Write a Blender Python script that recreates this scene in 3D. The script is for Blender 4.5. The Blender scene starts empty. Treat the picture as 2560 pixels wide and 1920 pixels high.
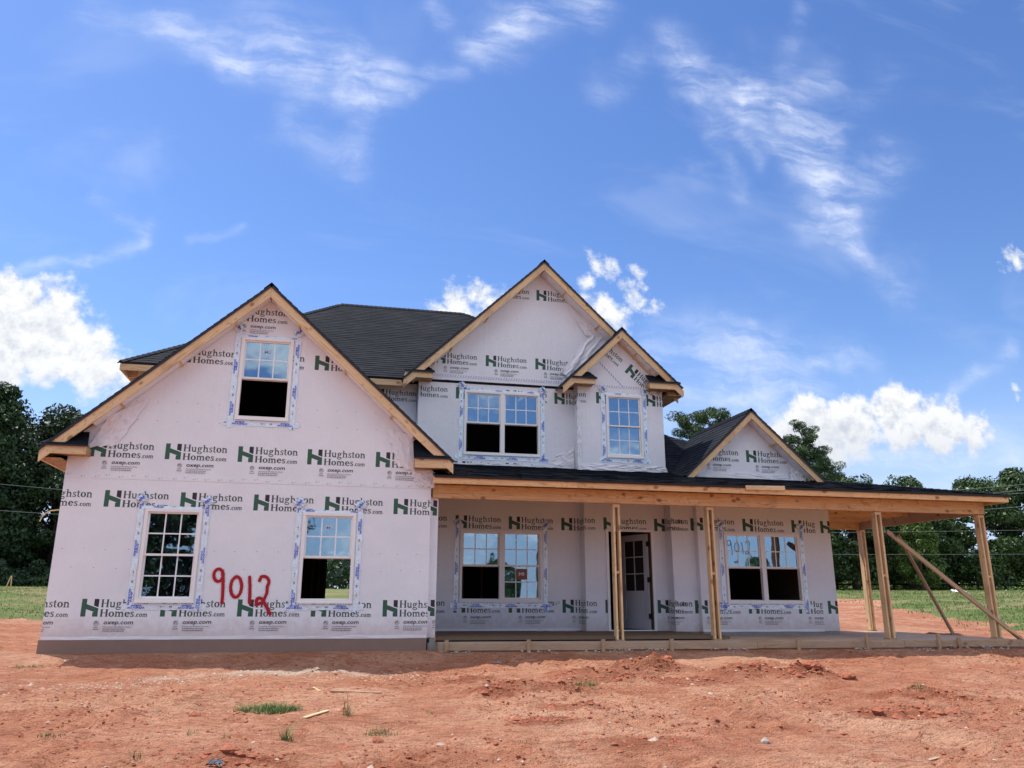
import bpy, math, random
import numpy as np
from mathutils import noise as mnoise
from mathutils import Vector, Matrix
random.seed(7); RNG = np.random.default_rng(7)
S = bpy.context.scene
COL = S.collection
R = math.radians

# ------------------------------------------------------------------ camera
cam_d = bpy.data.cameras.new('camera'); cam = bpy.data.objects.new('camera', cam_d); COL.objects.link(cam)
S.camera = cam
_a, _p, _r = .2101, .2723, .0047
_F = Vector((math.sin(_a)*math.cos(_p), math.cos(_a)*math.cos(_p), math.sin(_p)))
_R = Vector((math.cos(_a), -math.sin(_a), 0)); _U = _R.cross(_F)
_R2 = _R*math.cos(_r)+_U*math.sin(_r); _U2 = _U*math.cos(_r)-_R*math.sin(_r)
M = Matrix((_R2, _U2, -_F)).transposed().to_4x4(); M.translation = (4.4022, -14.6891, .6588)
cam.matrix_world = M
cam_d.sensor_width = 36; cam_d.lens = 36*2017.8/2560
cam_d.shift_x = (1280-1258.1)/2560; cam_d.shift_y = (933.95-960)/2560
cam_d.clip_start = .05; cam_d.clip_end = 5000

# ------------------------------------------------------------------ sun, sky, exposure
SUN_DIR = Vector((-.34, .36, 1.0)).normalized()          # towards the sun: high, behind the house, to its left
sun_d = bpy.data.lights.new('sun', 'SUN'); sun = bpy.data.objects.new('sun', sun_d); COL.objects.link(sun)
sun_d.energy = 2.0; sun_d.angle = R(.53); sun_d.color = (1, .95, .88)
sun.rotation_euler = SUN_DIR.to_track_quat('Z', 'Y').to_euler(); sun.location = SUN_DIR*100
S.view_settings.view_transform = 'Standard'; S.view_settings.look = 'None'
S.view_settings.gamma = 1; S.view_settings.use_curve_mapping = False
S.view_settings.exposure = 1.3
S.cycles.max_bounces = 6; S.cycles.transparent_max_bounces = 12
S.cycles.caustics_reflective = False; S.cycles.caustics_refractive = False

W = bpy.data.worlds.new('World'); S.world = W; W.use_nodes = True

class NT:
    """small helper that writes shader maths as python calls"""
    def __init__(s, nt): s.t = nt; s.n = nt.nodes; s.l = nt.links
    def new(s, typ, **k):
        n = s.n.new(typ)
        for a, b in k.items(): setattr(n, a, b)
        return n
    def put(s, sock, v):
        if isinstance(v, bpy.types.NodeSocket): s.l.new(v, sock)
        elif v is not None: sock.default_value = v
    def m(s, op, a, b=None, c=None, clamp=False):
        n = s.new('ShaderNodeMath', operation=op, use_clamp=clamp)
        s.put(n.inputs[0], a); s.put(n.inputs[1], b); s.put(n.inputs[2], c); return n.outputs[0]
    def v(s, op, a, b=None, scale=None, val=False):
        n = s.new('ShaderNodeVectorMath', operation=op)
        s.put(n.inputs[0], a); s.put(n.inputs[1], b)
        if scale is not None: s.put(n.inputs['Scale'], scale)
        return n.outputs['Value'] if val else n.outputs['Vector']
    def sep(s, a): n = s.new('ShaderNodeSeparateXYZ'); s.put(n.inputs[0], a); return n.outputs
    def comb(s, x, y, z):
        n = s.new('ShaderNodeCombineXYZ'); s.put(n.inputs[0], x); s.put(n.inputs[1], y); s.put(n.inputs[2], z); return n.outputs[0]
    def noise(s, vec, scale, detail=4, rough=.55, dist=0, col=False):
        n = s.new('ShaderNodeTexNoise'); s.put(n.inputs['Vector'], vec); s.put(n.inputs['Scale'], scale)
        n.inputs['Detail'].default_value = detail; n.inputs['Roughness'].default_value = rough
        n.inputs['Distortion'].default_value = dist
        return n.outputs['Color'] if col else n.outputs[0]
    def ss(s, x, a, b, lo=0., hi=1.):
        n = s.new('ShaderNodeMapRange', interpolation_type='SMOOTHSTEP'); s.put(n.inputs[0], x)
        s.put(n.inputs[1], a); s.put(n.inputs[2], b); s.put(n.inputs[3], lo); s.put(n.inputs[4], hi); return n.outputs[0]
    def mix(s, f, a, b, mode='MIX'):
        n = s.new('ShaderNodeMix', data_type='RGBA', blend_type=mode); s.put(n.inputs[0], f)
        s.put(n.inputs[6], a); s.put(n.inputs[7], b); return n.outputs[2]

def build_world():
    t = NT(W.node_tree); t.n.clear()
    out = t.new('ShaderNodeOutputWorld'); bg = t.new('ShaderNodeBackground'); t.l.new(bg.outputs[0], out.inputs[0])
    bg.inputs['Strength'].default_value = .10
    sky = t.new('ShaderNodeTexSky', sky_type='NISHITA'); sky.sun_disc = False
    sky.sun_elevation = math.asin(SUN_DIR.z); sky.sun_rotation = math.atan2(SUN_DIR.x, SUN_DIR.y)
    sky.air_density = 1.0; sky.dust_density = .8; sky.ozone_density = 3.0; sky.altitude = 200
    g = t.new('ShaderNodeTexCoord').outputs['Generated']
    d = t.v('NORMALIZE', g)
    x, y, z = t.sep(d)
    yy = t.m('MAXIMUM', y, .12)
    P0 = t.comb(t.m('DIVIDE', x, yy), t.m('DIVIDE', z, yy), 0)      # tangent plane of the sky towards the north
    front = t.ss(y, .12, .3)
    # colour of clear sky: a bit deeper blue higher up
    hz = t.ss(z, .0, .28)
    up = t.ss(z, .0, .75)
    skyc = t.mix(1, sky.outputs[0], t.mix(up, (.52, .61, .75, 1), (.36, .49, .70, 1)), 'MULTIPLY')
    # --- thin high clouds
    warp = t.v('SUBTRACT', t.noise(P0, 5.5, 5, .6, 0, True), (.5, .5, .5))
    P1 = t.v('ADD', P0, t.v('SCALE', warp, scale=.085))
    acc = None
    for (ax, ay, bx, by, w, s) in SEG:
        ba = (bx-ax, by-ay, 0); L2 = ba[0]**2+ba[1]**2
        pa = t.v('SUBTRACT', P1, (ax, ay, 0))
        h = t.m('MULTIPLY', t.v('DOT_PRODUCT', pa, ba, val=True), 1/L2, clamp=True)
        q = t.v('SUBTRACT', pa, t.v('SCALE', ba, scale=h))
        dd = t.v('LENGTH', q, val=True)
        f = t.m('EXPONENT', t.m('MULTIPLY', t.m('MULTIPLY', dd, dd), -1.0/(w*w*1.35)))
        f = t.m('MULTIPLY', f, s)
        acc = f if acc is None else t.m('ADD', acc, f)
    rot = t.new('ShaderNodeMapping'); t.put(rot.inputs['Vector'], P1)
    rot.inputs['Rotation'].default_value = (0, 0, R(52)); rot.inputs['Scale'].default_value = (1.0, 4.5, 1)
    fib = t.noise(rot.outputs[0], 7, 8, .60, .15)
    puf = t.noise(P1, 16, 6, .6, .3)
    tex = t.m('MULTIPLY', t.m('MULTIPLY_ADD', t.ss(fib, .30, .74), .85, .12), t.m('MULTIPLY_ADD', t.ss(puf, .3, .72), .6, .42))
    sat = t.m('SUBTRACT', 1.0, t.m('EXPONENT', t.m('MULTIPLY', acc, -1.15)))
    cir = t.m('MULTIPLY', t.m('MULTIPLY', sat, tex), 1.15)
    veil = t.m('MULTIPLY', t.ss(t.noise(t.v('MULTIPLY', P0, (1, 2.2, 1)), 2.6, 4, .6, .8), .50, .85), .20)
    cir = t.m('ADD', cir, veil)
    cir = t.m('MULTIPLY', t.m('MINIMUM', cir, .88), front)
    # --- cumulus: discs blown up by noise
    w1 = t.v('SUBTRACT', t.noise(P0, 14, 7, .58, 0, True), (.5, .5, .5))
    def cum(P):
        a = None
        for (cx, cy, r) in CUM:
            e = t.m('MULTIPLY', t.m('SUBTRACT', r*1.2+.003, t.v('LENGTH', t.v('SUBTRACT', P, (cx, cy, 0)), val=True)), 1/.030)
            a = e if a is None else t.m('MAXIMUM', a, e)
        return a
    P2 = t.v('ADD', P0, t.v('SCALE', w1, scale=.055))
    a1 = t.m('MINIMUM', cum(P2), 1.6)
    n1 = t.noise(P0, 30, 9, .64)
    n0 = t.noise(P0, 9, 3, .5)
    dens = t.m('ADD', a1, t.m('MULTIPLY', t.m('SUBTRACT', n1, .5), 2.5))
    dens = t.m('ADD', dens, t.m('MULTIPLY', t.m('SUBTRACT', n0, .5), .8))
    cov = t.m('MULTIPLY', t.ss(dens, .0, .85), front)
    P3 = t.v('ADD', P0, (.0, .013, 0))                              # towards the sun, for shading
    n2 = t.noise(P3, 30, 9, .64)
    relief = t.m('SUBTRACT', n1, n2)
    hgt = t.ss(t.m('ADD', dens, t.m('MULTIPLY', t.m('SUBTRACT', t.noise(t.v('ADD', P0, (3, 1, 0)), 13, 4, .6), .5), 3.2)), .9, 2.6)
    base = t.ss(t.m('ADD', t.sep(P0)[1], t.m('MULTIPLY', t.m('SUBTRACT', n0, .5), .08)), .19, .285)
    lit = t.m('MULTIPLY_ADD', relief, 3.0, .90)
    lit = t.m('SUBTRACT', lit, t.m('MULTIPLY', hgt, .50), clamp=True)
    lit = t.m('MULTIPLY', lit, t.m('MULTIPLY_ADD', base, .42, .58))
    cumc = t.mix(lit, (2.25, 2.5, 3.0, 1), (4.15, 4.2, 4.25, 1))
    # --- clouds of the other half of the sky (seen in the glass, thickened high up to brighten the facade)
    db = t.v('MULTIPLY', d, (1, 1, 2.4))
    bk = t.ss(t.m('ADD', t.noise(db, 2.1, 7, .58, .3), t.ss(z, .40, .62, 0, .16)), .50, .64)
    bk = t.m('MULTIPLY', bk, t.m('SUBTRACT', 1.0, front))
    bk = t.m('MULTIPLY', bk, t.ss(z, .98, .86))
    c = t.mix(t.m('MULTIPLY', hz, 0.0), skyc, skyc)
    pale = t.m('MULTIPLY', t.m('SUBTRACT', 1.0, t.ss(z, .02, .30)), .66)
    c = t.mix(pale, c, (2.7, 3.25, 4.5, 1))
    c = t.mix(cir, c, (3.7, 4.0, 4.8, 1))
    c = t.mix(bk, c, (5.2, 5.3, 5.5, 1))
    c = t.mix(cov, c, cumc)
    t.l.new(c, bg.inputs[0])
    W.cycles.sampling_method = 'MANUAL'; W.cycles.sample_map_resolution = 512

CUM = [(-0.394, 0.332, 0.038), (-0.369, 0.335, 0.034), (-0.331, 0.345, 0.024), (-0.328, 0.369, 0.012), (-0.341, 0.297, 0.052), (-0.387, 0.283, 0.055), (-0.301, 0.285, 0.037), (-0.271, 0.262, 0.029), (-0.245, 0.246, 0.018),
 (0.154, 0.381, 0.026), (0.178, 0.394, 0.02), (0.133, 0.368, 0.019), (0.197, 0.384, 0.018),
 (0.348, 0.448, 0.02), (0.336, 0.426, 0.015), (0.358, 0.383, 0.029), (0.411, 0.448, 0.010), (0.403, 0.414, 0.018), (0.426, 0.395, 0.011), (0.384, 0.379, 0.015),
 (0.67, 0.229, 0.048), (0.628, 0.213, 0.034), (0.722, 0.237, 0.045), (0.803, 0.259, 0.046), (0.83, 0.281, 0.023), (0.868, 0.25, 0.045), (0.918, 0.24, 0.033),
 (1.055, 0.531, 0.018), (1.02, 0.509, 0.006), (1.019, 0.313, 0.010)]
SEG = [(-0.349, 0.756, -0.238, 0.75, 0.015, 0.5), (-0.238, 0.75, -0.156, 0.706, 0.02, 0.7), (-0.156, 0.706, -0.071, 0.701, 0.023, 0.6), (-0.071, 0.701, 0.007, 0.68, 0.027, 0.8), (0.007, 0.68, 0.039, 0.698, 0.025, 0.9), (-0.006, 0.717, 0.023, 0.683, 0.022, 0.8), (-0.152, 0.778, -0.061, 0.715, 0.032, 0.4), (-0.063, 0.754, -0.017, 0.716, 0.027, 0.4), (0.182, 0.788, 0.236, 0.84, 0.027, 0.9), (0.236, 0.84, 0.351, 0.893, 0.028, 0.7), (0.103, 0.848, 0.128, 0.821, 0.012, 0.5), (0.074, 0.681, 0.101, 0.721, 0.009, 0.35), (0.101, 0.721, 0.147, 0.732, 0.014, 0.35), (-0.081, 0.624, 0.001, 0.579, 0.021, 0.25), (0.01, 0.624, 0.013, 0.563, 0.016, 0.2), (0.488, 0.839, 0.531, 0.781, 0.026, 0.75), (0.531, 0.781, 0.61, 0.75, 0.033, 0.8), (0.61, 0.75, 0.705, 0.727, 0.036, 0.75), (0.692, 0.732, 0.723, 0.701, 0.029, 0.7), (0.61, 0.742, 0.752, 0.822, 0.024, 0.45), (0.491, 0.775, 0.545, 0.691, 0.016, 0.4), (0.545, 0.691, 0.583, 0.58, 0.013, 0.28), (0.585, 0.696, 0.614, 0.638, 0.012, 0.35), (0.359, 0.727, 0.427, 0.815, 0.016, 0.25), (0.672, 0.817, 0.722, 0.949, 0.012, 0.2), (0.732, 0.717, 0.848, 0.83, 0.022, 0.14), (0.652, 0.677, 0.716, 0.637, 0.022, 0.65), (0.716, 0.637, 0.736, 0.57, 0.034, 0.9), (0.736, 0.57, 0.771, 0.52, 0.02, 0.6), (0.771, 0.52, 0.825, 0.46, 0.021, 0.4), (0.738, 0.584, 0.85, 0.682, 0.031, 0.35), (0.678, 0.537, 0.741, 0.558, 0.015, 0.4), (0.825, 0.46, 0.942, 0.398, 0.028, 0.1), (-0.409, 0.374, -0.316, 0.396, 0.006, 0.55), (-0.316, 0.396, -0.242, 0.43, 0.006, 0.5), (-0.242, 0.43, -0.231, 0.462, 0.007, 0.3), (-0.308, 0.481, -0.248, 0.446, 0.008, 0.3), (-0.181, 0.442, -0.129, 0.459, 0.006, 0.25), (0.426, 0.256, 0.634, 0.297, 0.045, 0.6), (0.582, 0.282, 0.749, 0.346, 0.024, 0.5), (0.431, 0.359, 0.608, 0.361, 0.02, 0.5), (0.429, 0.319, 0.574, 0.331, 0.022, 0.5), (0.552, 0.28, 0.566, 0.235, 0.03, 0.4), (0.55, 0.19, 1.0, 0.19, 0.04, 0.6), (0.862, 0.292, 0.953, 0.338, 0.011, 0.5), (0.945, 0.334, 1.026, 0.384, 0.013, 0.3)]
build_world()

# ------------------------------------------------------------------ materials
def mat(name, base, rough=.8, spec=.3, fn=None, metal=0.):
    m = bpy.data.materials.new(name); m.use_nodes = True
    t = NT(m.node_tree); b = t.n['Principled BSDF']
    b.inputs['Base Color'].default_value = (*base, 1); b.inputs['Roughness'].default_value = rough
    b.inputs['Specular IOR Level'].default_value = spec; b.inputs['Metallic'].default_value = metal
    if fn: fn(t, b)
    return m
def bump(t, b, h, dist, strength=1.):
    n = t.new('ShaderNodeBump'); t.put(n.inputs['Height'], h); n.inputs['Distance'].default_value = dist
    n.inputs['Strength'].default_value = strength; t.l.new(n.outputs[0], b.inputs['Normal'])
def pos(t): return t.new('ShaderNodeNewGeometry').outputs['Position']
def objc(t): return t.new('ShaderNodeTexCoord').outputs['Object']
def rnd(t): return t.new('ShaderNodeObjectInfo').outputs['Random']

def f_wrap(t, b):
    p = pos(t)
    big = t.noise(p, 1.1, 4, .55, .4)
    fibre = t.noise(t.v('MULTIPLY', p, (26, 26, 3)), 3.0, 4, .6)
    fibre2 = t.noise(t.v('MULTIPLY', p, (3, 3, 40)), 3.0, 2, .6)
    c = t.mix(t.ss(big, .3, .7), (.81, .825, .87, 1), (.87, .88, .91, 1))
    c = t.mix(t.m('MULTIPLY', t.ss(fibre, .35, .75), .45), c, (.75, .76, .81, 1))
    c = t.mix(t.m('MULTIPLY', t.ss(fibre2, .5, .8), .12), c, (.70, .69, .76, 1))
    stain = t.m('MULTIPLY', t.ss(t.noise(t.v('MULTIPLY', p, (1.6, 1.6, .35)), 1.7, 5, .65, .5), .60, .78), .28)
    c = t.mix(stain, c, (.66, .58, .58, 1))
    z = t.sep(p)[2]
    splash = t.m('MULTIPLY', t.ss(t.m('ADD', z, t.m('MULTIPLY', t.noise(p, 9, 4), -.5)), .18, -.28), .45)
    c = t.mix(splash, c, (.52, .33, .27, 1))
    t.l.new(c, b.inputs['Base Color'])
    wr = t.noise(t.v('MULTIPLY', p, (1, 1, 1.5)), 1.5, 5, .5, 1.2)
    wr2 = t.noise(p, 150, 2, .5)
    cre = t.noise(t.v('MULTIPLY', p, (1.7, 1.7, .16)), 2.2, 3, .5, .9)
    wr = t.m('ADD', wr, t.m('MULTIPLY', t.m('ABSOLUTE', t.m('SUBTRACT', cre, .5)), 1.1))
    bump(t, b, t.m('ADD', wr, t.m('MULTIPLY', wr2, .03)), .035, .35)
M_WRAP = mat('house_wrap', (.78, .73, .77), .55, .35, f_wrap)
def f_fold(t, b):
    p = pos(t)
    t.l.new(t.mix(t.noise(p, 4, 4), (.80, .79, .83, 1), (.90, .89, .92, 1)), b.inputs['Base Color'])
    bump(t, b, t.noise(t.v('MULTIPLY', p, (1, 1, 1.4)), 7, 5, .6, 1.0), .03, .4)
M_FOLD = mat('loose_house_wrap', (.8, .76, .78), .38, .5, f_fold)
M_GREEN = mat('print_green', (.045, .125, .082), .6)
M_BLACK = mat('print_black', (.045, .035, .045), .6)
M_TEXT = mat('print_dark_green_grey', (.065, .095, .085), .6)
M_FINE = mat('print_fine_grey', (.24, .22, .25), .6)
M_BLUE = mat('print_blue', (.015, .06, .62), .5)
M_RED = mat('red_spray_paint', (.42, .012, .022), .55)
M_MARK = mat('grey_marker_ink', (.16, .11, .13), .6)
def f_tape(t, b):
    p = pos(t)
    n = t.noise(t.v('MULTIPLY', p, (2, 2, 1)), 9, 4, .6, 1.5)
    t.l.new(t.mix(n, (.74, .88, 1.0, 1), (.88, .96, 1.0, 1)), b.inputs['Base Color'])
    bump(t, b, n, .02, .7)
M_TAPE = mat('window_flashing_tape', (.8, .83, .88), .22, .6, f_tape, .15)

def f_wood(c1, c2, c3):
    def f(t, b):
        o = objc(t); r = rnd(t)
        o = t.v('ADD', o, t.comb(t.m('MULTIPLY', r, 37.), t.m('MULTIPLY', r, 11.), t.m('MULTIPLY', r, 5.)))
        g = t.noise(t.v('MULTIPLY', o, (.9, 14, 14)), 2.2, 5, .6, 1.2)
        rings = t.m('FRACT', t.m('MULTIPLY', t.noise(t.v('MULTIPLY', o, (.35, 3.2, 3.2)), 1.6, 2, .5, .6), 13.))
        c = t.mix(t.ss(g, .3, .72), c1, c2)
        c = t.mix(t.m('MULTIPLY', t.ss(rings, .78, 1.0), .8), c, c3)
        v = t.new('ShaderNodeTexVoronoi'); t.put(v.inputs['Vector'], t.v('MULTIPLY', o, (1.0, 1.5, 1.5))); v.inputs['Scale'].default_value = 3.0
        kn = t.ss(v.outputs['Distance'], .22, .09)
        c = t.mix(t.m('MULTIPLY', kn, .8), c, (.20, .075, .03, 1))
        c = t.mix(t.m('MULTIPLY_ADD', r, .34, -.06, clamp=True), c, c3)
        dirt = t.m('MULTIPLY', t.ss(t.noise(o, 1.7, 5, .6), .50, .75), .45)
        c = t.mix(dirt, c, (.34, .18, .10, 1))
        t.l.new(c, b.inputs['Base Color'])
        bump(t, b, g, .004, .5)
    return f
M_PINE = mat('pale_pine', (.6, .42, .25), .7, .25, f_wood((.82, .60, .36, 1), (.72, .49, .27, 1), (.48, .28, .13, 1)))
M_BEAM = mat('yellow_pine_beam', (.6, .38, .2), .65, .3, f_wood((.84, .54, .28, 1), (.72, .41, .18, 1), (.44, .20, .07, 1)))
M_OLDWOOD = mat('weathered_form_board', (.35, .25, .17), .85, .2, f_wood((.52, .37, .25, 1), (.42, .29, .19, 1), (.32, .19, .12, 1)))
M_BRACE = mat('dusty_brace_lumber', (.35, .2, .12), .8, .2, f_wood((.48, .33, .21, 1), (.42, .27, .17, 1), (.32, .19, .11, 1)))
def f_osb(t, b):
    p = pos(t)
    v = t.new('ShaderNodeTexVoronoi'); t.put(v.inputs['Vector'], t.v('MULTIPLY', p, (1, 1, 1))); v.inputs['Scale'].default_value = 14
    t.l.new(t.mix(.55, t.mix(t.noise(p, 9, 4), (.50, .33, .2, 1), (.36, .21, .11, 1)), v.outputs['Color'], 'SOFT_LIGHT'), b.inputs['Base Color'])
M_OSB = mat('strand_board', (.45, .3, .18), .8, .2, f_osb)
def f_shingle(t, b):
    p = pos(t)
    a = t.new('ShaderNodeAttribute', attribute_name='tone').outputs['Fac']
    g = t.noise(p, 160, 2, .7)
    big = t.noise(p, 1.2, 4, .6)
    c = t.mix(a, (.008, .010, .016, 1), (.017, .020, .028, 1))
    c = t.mix(t.m('MULTIPLY', t.ss(g, .5, .75), .35), c, (.05, .052, .062, 1))
    c = t.mix(t.m('MULTIPLY', t.ss(big, .45, .8), .3), c, (.07, .064, .06, 1))
    t.l.new(c, b.inputs['Base Color']); bump(t, b, g, .003, .7)
M_SHINGLE = mat('asphalt_shingle', (.045, .047, .055), .9, .12, f_shingle)
M_DRIP = mat('black_drip_edge', (.012, .013, .018), .45, .5)
def f_conc(t, b):
    p = pos(t); n = t.noise(p, 5, 6, .65); m_ = t.noise(t.v('MULTIPLY', p, (.4, .4, 3)), 6, 3)
    c = t.mix(n, (.24, .165, .135, 1), (.31, .22, .18, 1)); c = t.mix(t.m('MULTIPLY', m_, .3), c, (.24, .15, .12, 1))
    t.l.new(c, b.inputs['Base Color']); bump(t, b, n, .01, .6)
M_CONC = mat('clay_stained_concrete', (.35, .27, .22), .9, .2, f_conc)
def f_slab(t, b):
    p = pos(t); n = t.noise(p, 2.2, 7, .68, .5)
    c = t.mix(n, (.42, .30, .23, 1), (.52, .42, .34, 1)); c = t.mix(t.ss(t.noise(p, .9, 4), .45, .65), c, (.40, .25, .17, 1))
    t.l.new(c, b.inputs['Base Color']); bump(t, b, n, .008, .5)
M_SLAB = mat('porch_concrete', (.45, .35, .28), .85, .25, f_slab)
M_SPILL = mat('pale_concrete_spill', (.42, .38, .33), .9, .2)
M_FOUND = mat('grey_block_foundation', (.27, .28, .28), .9, .2, lambda t, b: t.l.new(t.mix(t.noise(pos(t), 7, 5), (.20, .21, .21, 1), (.36, .35, .33, 1)), b.inputs['Base Color']))
M_VINYL = mat('almond_vinyl', (.90, .885, .87), .38, .45)
M_GRILLE = mat('white_grille', (.88, .90, .92), .35, .4)
M_DOOR = mat('primed_grey_door', (.62, .62, .66), .45, .4)
M_METAL = mat('dark_hinge_metal', (.02, .02, .02), .5, .5)
M_DARK = mat('interior_shade', (.035, .03, .032), .9, .1)  # near black colour stands in for the shade of unlit rooms
M_STUD = mat('interior_stud', (.16, .11, .075), .8, .2)
M_STICK = mat('brown_window_sticker', (.28, .10, .06), .5)
M_WHITE = mat('white_print', (.85, .85, .85), .5)
M_FAINT = mat('faint_sticker_film', (.52, .56, .66), .5)
def glass_mat(name, f, tint):
    m = bpy.data.materials.new(name); m.use_nodes = True; t = NT(m.node_tree); t.n.clear()
    o = t.new('ShaderNodeOutputMaterial'); tr = t.new('ShaderNodeBsdfTransparent'); tr.inputs[0].default_value = (*tint, 1)
    gl = t.new('ShaderNodeBsdfGlossy'); gl.inputs['Roughness'].default_value = .015; gl.inputs['Color'].default_value = (.62, .80, .95, 1)
    lw = t.new('ShaderNodeLayerWeight'); lw.inputs[0].default_value = .35
    fac = t.m('MULTIPLY_ADD', lw.outputs['Fresnel'], .8, f, clamp=True)
    p = pos(t); bn = t.new('ShaderNodeBump'); t.put(bn.inputs['Height'], t.noise(p, 1.3, 2)); bn.inputs['Distance'].default_value = .006
    t.l.new(bn.outputs[0], gl.inputs['Normal'])
    mx = t.new('ShaderNodeMixShader'); t.put(mx.inputs[0], fac); t.l.new(tr.outputs[0], mx.inputs[1]); t.l.new(gl.outputs[0], mx.inputs[2])
    t.l.new(mx.outputs[0], o.inputs[0]); return m
M_GLASS = glass_mat('coated_glass', .34, (.55, .6, .6))

def f_ground(t, b):
    p = pos(t)
    gr = t.new('ShaderNodeAttribute', attribute_name='grass').outputs['Fac']
    gv = t.new('ShaderNodeAttribute', attribute_name='gravel').outputs['Fac']
    cl = t.new('ShaderNodeAttribute', attribute_name='clod').outputs['Fac']
    n1 = t.noise(p, .55, 5, .6, .6); n2 = t.noise(p, 3.2, 7, .68, .4); n3 = t.noise(p, 28, 4, .7)
    n4 = t.noise(t.v('MULTIPLY', p, (.8, 2.4, 1)), 7, 5, .65, .8)
    c = t.mix(t.ss(n2, .3, .7), (.38, .148, .082, 1), (.55, .252, .150, 1))
    c = t.mix(t.m('MULTIPLY', t.ss(n1, .42, .68), .65), c, (.68, .40, .26, 1))
    c = t.mix(t.m('MULTIPLY', t.ss(n4, .48, .70), .8), c, (.25, .080, .043, 1))
    c = t.mix(t.m('MULTIPLY', t.ss(n3, .56, .80), .55), c, (.68, .42, .29, 1))
    c = t.mix(t.m('MULTIPLY', t.ss(n3, .47, .25), .75), c, (.22, .08, .055, 1))
    c = t.mix(t.m('MULTIPLY', cl, .85), c, (.27, .088, .045, 1))
    v = t.new('ShaderNodeTexVoronoi'); t.put(v.inputs['Vector'], p); v.inputs['Scale'].default_value = 34
    c = t.mix(t.m('MULTIPLY', t.ss(t.m('ADD', t.ss(v.outputs['Distance'], .5, .12), gv), .95, 1.6), .85), c, t.mix(n3, (.42, .30, .22, 1), (.72, .62, .50, 1)))
    sp = t.new('ShaderNodeTexVoronoi'); t.put(sp.inputs['Vector'], p); sp.inputs['Scale'].default_value = 6.5
    c = t.mix(t.ss(sp.outputs['Distance'], .085, .055), c, t.mix(sp.outputs['Color'], (.18, .06, .04, 1), (.58, .38, .28, 1)))
    gn = t.noise(p, 1.5, 6, .7); gl = t.noise(t.v('MULTIPLY', p, (1, 2.5, 1)), .16, 4, .6)
    g = t.mix(gn, (.085, .14, .035, 1), (.20, .25, .085, 1)); g = t.mix(t.m('MULTIPLY', t.ss(gl, .44, .62), .75), g, (.33, .26, .14, 1))
    gm = t.ss(t.m('ADD', gr, t.m('MULTIPLY', t.m('SUBTRACT', t.noise(p, .9, 7, .75), .5), 1.1)), .42, .58)
    t.l.new(t.mix(gm, c, g), b.inputs['Base Color'])
    bump(t, b, t.m('ADD', t.m('MULTIPLY', n2, .6), t.m('ADD', t.m('MULTIPLY', n3, .40), t.m('ADD', t.m('MULTIPLY', n4, .5), t.m('MULTIPLY', t.ss(v.outputs['Distance'], .5, .1), .10)))), .11, 1.)
M_GROUND = mat('red_clay_and_grass', (.5, .22, .13), .95, .1, f_ground)
M_CLOD = mat('clay_clod', (.40, .13, .075), .95, .1, lambda t, b: (t.l.new(t.mix(t.noise(pos(t), 20, 4), (.28, .085, .05, 1), (.52, .20, .12, 1)), b.inputs['Base Color']), bump(t, b, t.noise(pos(t), 40, 4), .02, .9)))
M_STONE = mat('pale_gravel_stone', (.46, .36, .29), .9, .2, lambda t, b: t.l.new(t.mix(t.noise(pos(t), 9, 3), (.36, .24, .17, 1), (.62, .52, .42, 1)), b.inputs['Base Color']))
def f_leaf(c1, c2, c3):
    def f(t, b):
        p = pos(t); n = t.noise(p, .35, 3, .6); n2 = t.noise(p, 2.5, 3, .6)
        c = t.mix(t.ss(n, .35, .65), c1, c2); c = t.mix(t.m('MULTIPLY', t.ss(n2, .5, .75), .6), c, c3)
        t.l.new(c, b.inputs['Base Color'])
        b.inputs['Transmission Weight'].default_value = 0
    return f
def leaf(name, c1, c2, c3, rough=.55): return mat(name, c1[:3], rough, .35, f_leaf(c1, c2, c3))
M_LEAF_D = leaf('dark_broadleaf', (.022, .048, .020, 1), (.040, .078, .028, 1), (.070, .110, .036, 1))
M_LEAF_E = leaf('glossy_evergreen_leaf', (.042, .085, .026, 1), (.075, .125, .036, 1), (.130, .175, .050, 1), .42)
M_LEAF_L = leaf('light_vine_leaf', (.09, .15, .03, 1), (.12, .19, .04, 1), (.17, .23, .06, 1))
M_NEEDLE = leaf('pine_needle', (.050, .095, .038, 1), (.080, .135, .048, 1), (.12, .17, .07, 1))
M_BARK = mat('bark', (.10, .075, .055), .95, .1)
M_GRASS = mat('grass_blade', (.08, .15, .03), .7, .2, lambda t, b: t.l.new(t.mix(t.noise(pos(t), 1.1, 4, .7), (.11, .18, .045, 1), (.26, .31, .12, 1)), b.inputs['Base Color']))
M_WEED = mat('green_weed', (.10, .17, .05), .7, .2, lambda t, b: t.l.new(t.mix(t.ss(t.noise(pos(t), 14, 4, .7), .35, .65), (.07, .15, .035, 1), (.20, .24, .09, 1)), b.inputs['Base Color']))
M_DRY = mat('dry_stem', (.36, .27, .15), .8, .2)
M_WIRE = mat('utility_cable', (.30, .31, .33), .5, .4)
M_HOSE = mat('yellow_cable', (.62, .50, .22), .5, .4)
M_FENCE = mat('dark_fence_rail', (.035, .028, .022), .9, .2)
M_PAVE = mat('pale_road', (.50, .48, .43), .9, .2)
M_SCRAP = mat('blue_grey_plastic_scrap', (.05, .06, .09), .6, .3)
M_LITTER = mat('white_litter', (.8, .8, .8), .5, .3)
M_DARKSTONE = mat('dark_red_rock', (.10, .045, .035), .9, .2)

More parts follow.
